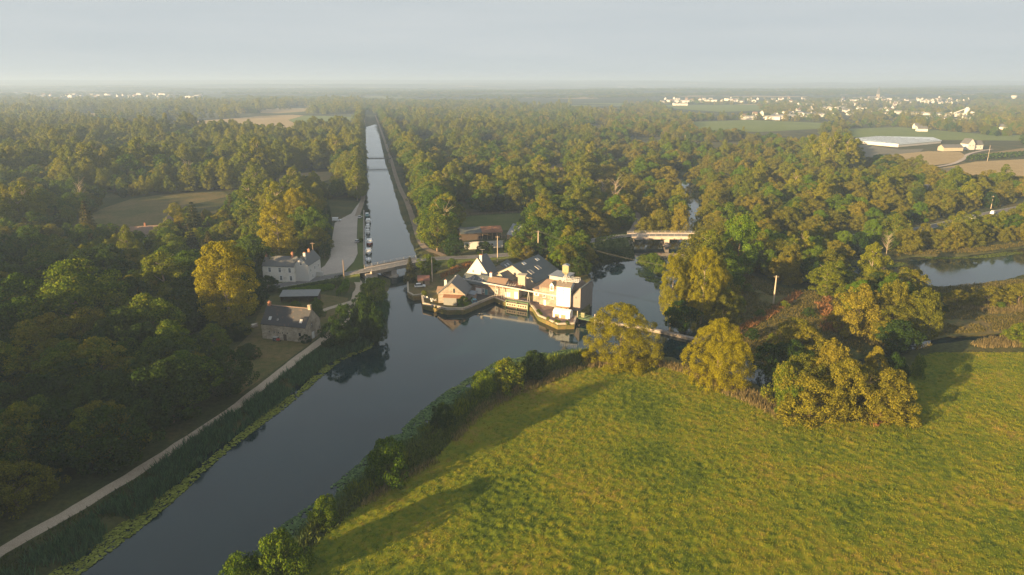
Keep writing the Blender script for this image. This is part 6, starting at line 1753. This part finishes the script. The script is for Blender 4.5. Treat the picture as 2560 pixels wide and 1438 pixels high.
# ------------------------------------------------------------------ vehicles and boats
def vehicle(name, label, cat, px, py, rz, paint, van=False, group=None, z=0.05):
    b = P(px, py, z); e = empty(name, (b.x, b.y, z), rz); tag(e, label, cat, group)
    Lc, Wc = (5.0, 1.95) if van else (4.2, 1.75)
    hb, ht = (1.05, 2.05) if van else (.86, 1.46)
    x = Lc / 2; w = Wc / 2
    prof = [(-x, .32), (x, .32), (x + .03, .62), (x - .15, hb - .12), (x - .95, hb), (-x + .1, hb + .03), (-x - .02, .62)]
    mb = MB(); n = len(prof)
    inn = .07
    v = []
    for yy, sc_ in ((-w, 0), (-w + inn, 1), (w - inn, 1), (w, 0)):
        for (a_, z_) in prof:
            v.append((a_ * (.985 if not sc_ else 1), yy, z_ if sc_ else .32 + (z_ - .32) * .9 + .02))
    fs = [tuple(range(n - 1, -1, -1)), tuple(range(3 * n, 4 * n))]
    for r_ in range(3):
        for i in range(n): fs.append((r_ * n + i, r_ * n + (i + 1) % n, (r_ + 1) * n + (i + 1) % n, (r_ + 1) * n + i))
    mb.add(v, fs); mb.build('body', M[paint], e)
    if van: bx0, bx1, tx0, tx1 = -x + .1, x - .9, -x + .16, x - 1.6
    else: bx0, bx1, tx0, tx1 = -x + .15, x - 1.0, -x + .7, x - 1.85
    zc0 = hb - .02
    MB().hexa([(bx0, -w + .08, zc0), (bx1, -w + .08, zc0), (bx1, w - .08, zc0), (bx0, w - .08, zc0)], [(tx0, -w + .24, ht), (tx1, -w + .24, ht), (tx1, w - .24, ht), (tx0, w - .24, ht)]).build('cabin', M[paint if van else 'glass'], e)
    MB().box(tx0 - .04, tx1 + .04, -w + .2, w - .2, ht - .005, ht + .05).build('roof', M[paint], e)
    if van:
        MB().hexa([(bx1 - .55, -w + .1, hb + .04), (bx1 + .02, -w + .1, hb + .04), (bx1 + .02, w - .1, hb + .04), (bx1 - .55, w - .1, hb + .04)], [(tx1 - .2, -w + .19, ht - .12), (tx1 + .12, -w + .19, ht - .12), (tx1 + .12, w - .19, ht - .12), (tx1 - .2, w - .19, ht - .12)]).build('windscreen', M['glass'], e)
    for sx in (-x + .8, x - .8):
        for sy in (-w + .1, w - .1):
            wh = MB().tube((sx, sy - .1, .32), (sx, sy + .1, .32), .32, .32, 14).build('wheel', M['rubber'], e)
            s_ = 1 if sy > 0 else -1
            MB().tube((sx, sy + s_ * .1, .32), (sx, sy + s_ * .115, .32), .2, .2, 10).build('rim', M['steel'], wh)
    for sy in (-w + .35, w - .35):
        MB().box(x - .06, x + .035, sy - .17, sy + .17, .6, .76).build('headlight', M['skylight'], e)
        MB().box(-x - .035, -x + .06, sy - .14, sy + .14, .64, .8).build('tail_light', M['red_paint'], e)
    return e
vehicle('parked_car', 'white car parked beside the cream roadside house', 'car', 768, 689, .25, 'car_white')
vehicle('parked_van', 'white van parked at the left edge of the gravel yard', 'van', 842, 553, .1, 'car_white', True)
vehicle('parked_car', 'white car parked at the canal edge of the gravel yard', 'car', 900, 545, 1.5, 'car_white')
vehicle('parked_car', 'grey car parked beside a small tree on the quay verge', 'car', 894, 606, 1.4, 'car_grey')
vehicle('parked_car', 'pale blue car parked in the dark mill yard', 'car', 1186, 757, 1.75, 'car_blue', z=ZT + .04)
vehicle('moving_van', 'white van driving on the road at the photo\'s right', 'van', 2482, 535, .75, 'car_white', True, z=.4)
vehicle('parked_van', 'white van on the road verge left of the driving van', 'van', 2432, 549, .5, 'car_white', True, z=.4)
vehicle('parked_car', 'white car standing on the round quay beside the shed', 'car', 1050, 718, .2, 'car_white', z=ZT + .02)
b = P(902, 606); tree('bush', 1, b.x, b.y, 2.6, 1.5, 1, 'small tree on the quay verge beside the grey car')

def boat(name, label, x, y, z, rz, Lb, Wb, hull, cabin, trim='white', cover=False, group=None):
    e = empty(name, (x, y, z), rz); tag(e, label, 'boat', group)
    st = 9; v = []; secs = []
    for i in range(st + 1):
        t = i / st; xx = -Lb / 2 + Lb * t
        wd_ = Wb / 2 * (1 - max(0, (t - .5) / .5) ** 2.2) * (.9 + .1 * min(1, t * 5)); wd_ = max(wd_, .03)
        sh = .75 + .35 * t ** 2
        secs.append([(xx, -wd_, sh), (xx, -wd_ * .92, .3), (xx, -wd_ * .5, -.25 + .15 * t), (xx, wd_ * .5, -.25 + .15 * t), (xx, wd_ * .92, .3), (xx, wd_, sh)])
    for s_ in secs: v += s_
    fs = []
    for i in range(st):
        for k in range(5): fs.append((i * 6 + k, i * 6 + k + 1, i * 6 + 7 + k, i * 6 + 6 + k))
    fs += [(5, 4, 3, 2, 1, 0), tuple(st * 6 + k for k in range(6))]
    h_ = MB().add(v, fs).build('hull', M[hull], e)
    dv, df_ = [], []
    for s_ in secs: dv += [(s_[0][0], s_[0][1] * .96, s_[0][2] - .06), (s_[5][0], s_[5][1] * .96, s_[5][2] - .06)]
    for i in range(st): df_.append((2 * i, 2 * i + 2, 2 * i + 3, 2 * i + 1))
    meshobj('deck', dv, df_, M[trim], e)
    if cover:
        MB().hexa([(-Lb * .42, -Wb * .42, .72), (Lb * .2, -Wb * .42, .8), (Lb * .2, Wb * .42, .8), (-Lb * .42, Wb * .42, .72)], [(-Lb * .36, -Wb * .1, 1.25), (Lb * .12, -Wb * .1, 1.35), (Lb * .12, Wb * .1, 1.35), (-Lb * .36, Wb * .1, 1.25)]).build('cover', M[cabin], e)
        return e
    c0, c1 = -Lb * .22, Lb * .22
    cb = MB().hexa([(c0, -Wb * .36, .7), (c1 + .5, -Wb * .32, .8), (c1 + .5, Wb * .32, .8), (c0, Wb * .36, .7)], [(c0 + .1, -Wb * .32, 1.9), (c1 - .2, -Wb * .28, 1.95), (c1 - .2, Wb * .28, 1.95), (c0 + .1, Wb * .32, 1.9)]).build('cabin', M[cabin], e)
    MB().box(c0 - .15, c1, -Wb * .36, Wb * .36, 1.953, 2.05).build('cabin_roof', M[trim], cb)
    for s_ in (-1, 1):
        for k in range(3):
            xx = c0 + .35 + k * (c1 - c0 - .5) / 3
            MB().box(xx, xx + (c1 - c0) / 4.5, s_ * Wb * .335 - .04, s_ * Wb * .335 + .04, 1.3, 1.7).build('window', M['glass'], cb)
    MB().box(c0 + .02, c0 + .1, -Wb * .25, Wb * .25, 1.25, 1.75).build('rear_window', M['glass'], cb)
    rl_ = MB()
    for i in range(st - 3, st):
        for k in (0, 5):
            p = secs[i][k]; q = secs[i + 1][k]; rl_.tube((p[0], p[1] * .93, p[2]), (p[0], p[1] * .93, p[2] + .5), .025, .025, 4); rl_.tube((p[0], p[1] * .93, p[2] + .5), (q[0], q[1] * .93, q[2] + .5), .025, .025, 4)
    rl_.build('bow_rail', M['steel'], e)
    MB().box(-Lb / 2 - .15, -Lb / 2 + .02, -Wb * .3, Wb * .3, .1, .25).build('swim_platform', M[trim], e)
    return e
cdir = (P(913, 330) - P(911.5, 640)); crz = math.atan2(cdir.y, cdir.x)
BO = [(922, 653, 5.2, 2.3, 'white', 'tarp', True, 'small covered white boat, nearest the canal bridge'),
      (922, 633, 8.5, 3.0, 'white', 'white', False, 'white cabin boat moored second from the canal bridge'),
      (924, 609, 10.0, 3.2, 'red_paint', 'white', False, 'red-hulled cabin cruiser moored third from the canal bridge'),
      (920, 584, 6.5, 2.4, 'white', 'white', False, 'small white cruiser moored between the red-hulled boat and the pair beyond'),
      (920, 571, 7.0, 2.5, 'white', 'white', False, 'white cruiser, fifth from the canal bridge'),
      (921, 557, 10.5, 3.0, 'white', 'cream_render', False, 'cream cabin boat, sixth from the canal bridge'),
      (918, 542, 7.5, 2.6, 'teal_paint', 'teal_paint', False, 'teal boat moored farthest along the quay')]
for px, py, Lb, Wb, hl_, cb_, cov, lab in BO:
    b = P(px, py, WZ); boat('moored_boat', lab, b.x, b.y, WZ + .12, crz + math.pi, Lb, Wb, hl_, cb_, 'white', cov, 'boats moored along the canal quay')
b = P(621, 823, 0)
e = boat('rowing_boat', 'grey rowing boat lying on the grass left of the stone barn', b.x, b.y, .3, .75, 6.2, 1.9, 'concrete', 'wood', 'cream_render', True)
# upturned tub and red barrow by the barn wall
b = P(690, 851); e = empty('water_tank', (b.x, b.y, 0)); tag(e, 'dark round tub leaning against the front of the stone barn', 'tub')
MB().tube((0, 0, 0), (0, 0, 1.1), 1.0, .85, 16).build('body', M['dark_metal'], e); MB().tube((0, 0, 1.1), (0, 0, 1.18), .9, .9, 16).build('rim', M['steel'], e)
b = P(696, 854); e = empty('garden_barrow', (b.x, b.y, 0)); tag(e, 'small red barrow beside the dark tub at the stone barn', 'barrow')
MB().hexa([(-.4, -.25, .35), (.4, -.25, .35), (.4, .25, .35), (-.4, .25, .35)], [(-.6, -.4, .85), (.6, -.4, .85), (.6, .4, .85), (-.6, .4, .85)]).build('tray', M['red_paint'], e)
MB().tube((.55, -.06, .2), (.55, .06, .2), .2, .2, 10).build('wheel', M['rubber'], e); MB().tube((-.5, -.3, .5), (-1.2, -.3, .75), .03, .03, 5).tube((-.5, .3, .5), (-1.2, .3, .75), .03, .03, 5).tube((-.3, -.3, 0), (-.3, -.3, .4), .03, .03, 5).tube((-.3, .3, 0), (-.3, .3, .4), .03, .03, 5).build('handle', M['steel'], e)
# small sign and post at the junction
b = P(912, 722); e = empty('bollard_rail', (b.x, b.y, 0)); tag(e, 'white rail posts leading down from the canal bridge', 'railing')
c_ = P(915, 700)
for k in range(5):
    q = (c_ - b) * (k / 4); MB().tube((q.x, q.y, -.2), (q.x, q.y, 1.1), .06, .06, 6).build('post', M['white'], e)
q = c_ - b; MB().tube((0, 0, 1.0), (q.x, q.y, 1.0), .04, .04, 5).build('rail', M['white'], e)

# ------------------------------------------------------------------ far farms, town, works
def far_house_mesh(L_, W_, h_, r_, wall, roof, name='house'):
    mb = gable_walls(-L_ / 2, L_ / 2, -W_ / 2, W_ / 2, h_, h_ + r_, 'x'); n1_ = len(mb.f)
    mb2 = gable_roof(-L_ / 2, L_ / 2, -W_ / 2, W_ / 2, h_, h_ + r_, 'x', .4, .3, .2); mb.add(mb2.v, mb2.f)
    me = bpy.data.meshes.new(name); me.from_pydata(mb.v, [], mb.f); me.materials.append(wall); me.materials.append(roof)
    me.polygons.foreach_set('material_index', [0] * n1_ + [1] * (len(mb.f) - n1_)); me.update()
    bm = bmesh.new(); bm.from_mesh(me); bmesh.ops.recalc_face_normals(bm, faces=bm.faces); bm.to_mesh(me); bm.free()
    return me
M['far_white'] = plain('far_white_render', (0.6, 0.57, 0.53), .9, .08, .2, bmp=0)
FH = [far_house_mesh(12, 8, 5.2, 4, M['far_white'], M['slate']), far_house_mesh(15, 8, 4.5, 3.6, M['far_white'], M['slate']), far_house_mesh(10, 8, 6, 4.2, M['far_white'], M['tile_brown'])]
FS = [far_house_mesh(46, 22, 7, 2, M['far_white'], M['corr_grey']), far_house_mesh(30, 16, 6, 2, M['far_white'], M['corr_white'])]
rh = random.Random(8)
def far_obj(me, name, px, py, rz, label, cat, group, s=1.0):
    b = P(px, py); z = float(hills(np.array([b.x]), np.array([b.y]))[0])
    if z > .5:
        for _ in range(6):
            b = P(px, py, min(z, CAM_H - 8)); z = float(hills(np.array([b.x]), np.array([b.y]))[0])
    o = bpy.data.objects.new(name, me); link(o); o.location = (b.x, b.y, z); o.rotation_euler = (0, 0, rz); o.scale = (s, s, s)
    return tag(o, label, cat, group)
def cluster(n, x0, x1, y0, y1, label, group, sheds=.15, s=1.0):
    for _ in range(n):
        shed = rh.random() < sheds
        far_obj(rh.choice(FS if shed else FH), 'warehouse' if shed else 'house', rh.uniform(x0, x1), y0 + (y1 - y0) * rh.random(), rh.choice([0, .3, 1.57, -.4, 1.2]) + rh.uniform(-.2, .2), label if not shed else label.replace('house', 'warehouse'), 'warehouse' if shed else 'house', group + (' sheds' if shed else ''), s)
cluster(48, 1655, 2010, 247, 258, 'tiny white house in the town strip above the far green field', 'white houses of the left town strip', .12, 1.05)
cluster(62, 2010, 2420, 246, 262, 'tiny white house in the hazy town round the church spire', 'white houses round the church', .06, 1.05)
cluster(40, 1960, 2260, 264, 292, 'small white house on the near side of the hazy town', 'white houses at the near edge of town', .2)
cluster(14, 2290, 2560, 288, 332, 'white house among trees below the concrete works', 'white houses below the works', .1)
cluster(22, 60, 330, 238, 247, 'tiny white house in the far-left hazy village', 'white houses of the far left village', .3, 1.1)
cluster(22, 310, 520, 236, 246, 'tiny white house in the second hazy village left of the canal', 'white houses of the second far village', .25, 1.1)
cluster(10, 1860, 2010, 285, 300, 'white farm house beside the far green fields', 'white farm houses by the green fields', .3)
for px, py, rz, lb_ in ((1700, 264, .1, 'long white shed in the green field below the town'), (2030, 292, .05, 'white flat warehouse at the foot of the town'), (1980, 288, .3, 'white warehouse left of the flat one at the foot of the town'), (2480, 284, .0, 'long white shed right of the concrete works'), (2400, 290, .1, 'white shed at the foot of the concrete works'), (1935, 297, .0, 'low white farm shed between the green fields'), (2335, 292, .1, 'white shed left of the concrete works')):
    far_obj(FS[0], 'warehouse', px, py, rz, lb_, 'warehouse', None)
# church
b = P(2193, 252); e = empty('church', (b.x, b.y, 0)); tag(e, 'hazy church with a tall pointed spire above the town', 'church')
MB().box(-5, 5, -5, 5, 0, 26).build('tower', M['stone'], e)
MB().hexa([(-5.3, -5.3, 26.01), (5.3, -5.3, 26.01), (5.3, 5.3, 26.01), (-5.3, 5.3, 26.01)], [(-.2, -.2, 58), (.2, -.2, 58), (.2, .2, 58), (-.2, .2, 58)]).build('spire', M['slate'], e)
gable_walls(-38, -5.02, -8, 8, 11, 19, 'x').build('nave', M['stone'], e); gable_roof(-38, -5.4, -8, 8, 11, 19, 'x').build('nave_roof', M['slate'], e)
# water tower
b = P(2532, 258); e = empty('water_tower', (b.x, b.y, 0)); tag(e, 'white flared water tower on the far right skyline', 'water tower')
MB().tube((0, 0, 0), (0, 0, 16), 4, 3.5, 16).build('stem', M['far_white'], e); MB().tube((0, 0, 16), (0, 0, 22), 5, 9.5, 20).tube((0, 0, 22), (0, 0, 27), 9.5, 9.5, 20).build('tank', M['far_white'], e)
# concrete works
b = P(2415, 292); e = empty('concrete_works', (b.x, b.y, 0)); tag(e, 'white concrete works with silos and an inclined conveyor', 'factory')
MB().tube((0, 0, 0), (0, 0, 18), 5.5, 5.5, 16).tube((0, 0, 18), (0, 0, 21), 5.5, 2, 16).build('silo', M['far_white'], e)
MB().tube((13, 0, 0), (13, 0, 11), 4.5, 4.5, 16).build('silo', M['far_white'], e)
MB().tube((-45, 0, 2), (-3, 0, 18), .9, .9, 8).build('conveyor', M['far_white'], e); MB().box(-22, -8, -8, 8, 0, 8).build('mixer_house', M['far_white'], e)
# greenhouse
q = [P(2138, 352), P(2160, 360.5), P(2245, 368), P(2352, 358), P(2330, 350), P(2190, 347)]
c_ = q[0]; e = empty('greenhouse', (c_.x, c_.y, 0)); tag(e, 'large pale blue-white greenhouse roof left of the white farmhouse', 'greenhouse')
pl = [(p.x - c_.x, p.y - c_.y) for p in q]
MB().prism(pl, 0, 2.6).build('side', M['far_white'], e)
ccx = sum(p[0] for p in pl) / 6; ccy = sum(p[1] for p in pl) / 6
MB().prism([(ccx + (p[0] - ccx) * 1.01, ccy + (p[1] - ccy) * 1.01) for p in pl], 2.603, 3.6).build('roof', M['greenhouse'], e)
mb = MB()
for k in range(9):
    t = (k + .5) / 9; a_ = Vector((*pl[0], 3.75)).lerp(Vector((*pl[2], 3.75)), t); b2 = Vector((*pl[5], 3.75)).lerp(Vector((*pl[3], 3.75)), t); mb.tube(a_, b2, .35, .35, 4)
mb.build('ridge_bar', M['zinc'], e)
# white farmhouse
A = P(2418, 375); B_ = P(2460, 374)
f = Frame('white_farmhouse', A, B_, 'bright white gabled farmhouse right of the greenhouse', 'house', 0)
Lw = f.L
gable_walls(0, Lw * .42, 0, 11, 7, 12.5, 'y').build('wall', M['far_white'], f.e); gable_roof(0, Lw * .42, 0, 11, 7, 12.5, 'y', .4, .2).build('roof', M['slate'], f.e)
gable_walls(Lw * .422, Lw, 2, 10, 5.5, 10, 'x').build('wing', M['far_white'], f.e); gable_roof(Lw * .43, Lw, 2, 10, 5.5, 10, 'x', .4, .2).build('wing_roof', M['slate'], f.e)
for u in (.28, .72): window(f.e, 'front', Lw * .42 * u, 4, 1.2, 1.6)
for u in (.6, .85): window(f.e, 'front', Lw * u, 2, 1.2, 1.6, y0=2)
far_obj(far_house_mesh(24, 10, 4, 3, M['beige_render'], M['slate']), 'farm_shed', 2375, 377, .1, 'slate-roofed farm shed between greenhouse and white farmhouse', 'shed', None)
far_obj(FH[1], 'house', 2300, 492, .4, 'small white house half hidden in the trees left of the road', 'house', None)
# ------------------------------------------------------------------ the morning haze over the valley
m, nt, B, N, L = newmat('morning_haze')
N.remove(B)
pv = N.new('ShaderNodeVolumePrincipled')
pv.inputs['Color'].default_value = (0.455, 0.61, 0.88, 1)
pv.inputs['Density'].default_value = 0.00024
pv.inputs['Anisotropy'].default_value = 0.1
L.new(pv.outputs[0], N['Material Output'].inputs['Volume'])
m.cycles.homogeneous_volume = True
hz = MB().box(-17500, 17500, -1500, 18000, -6, 125).build('haze', m)
tag(hz, 'pale morning haze lying over the whole valley', 'haze', kind='stuff')
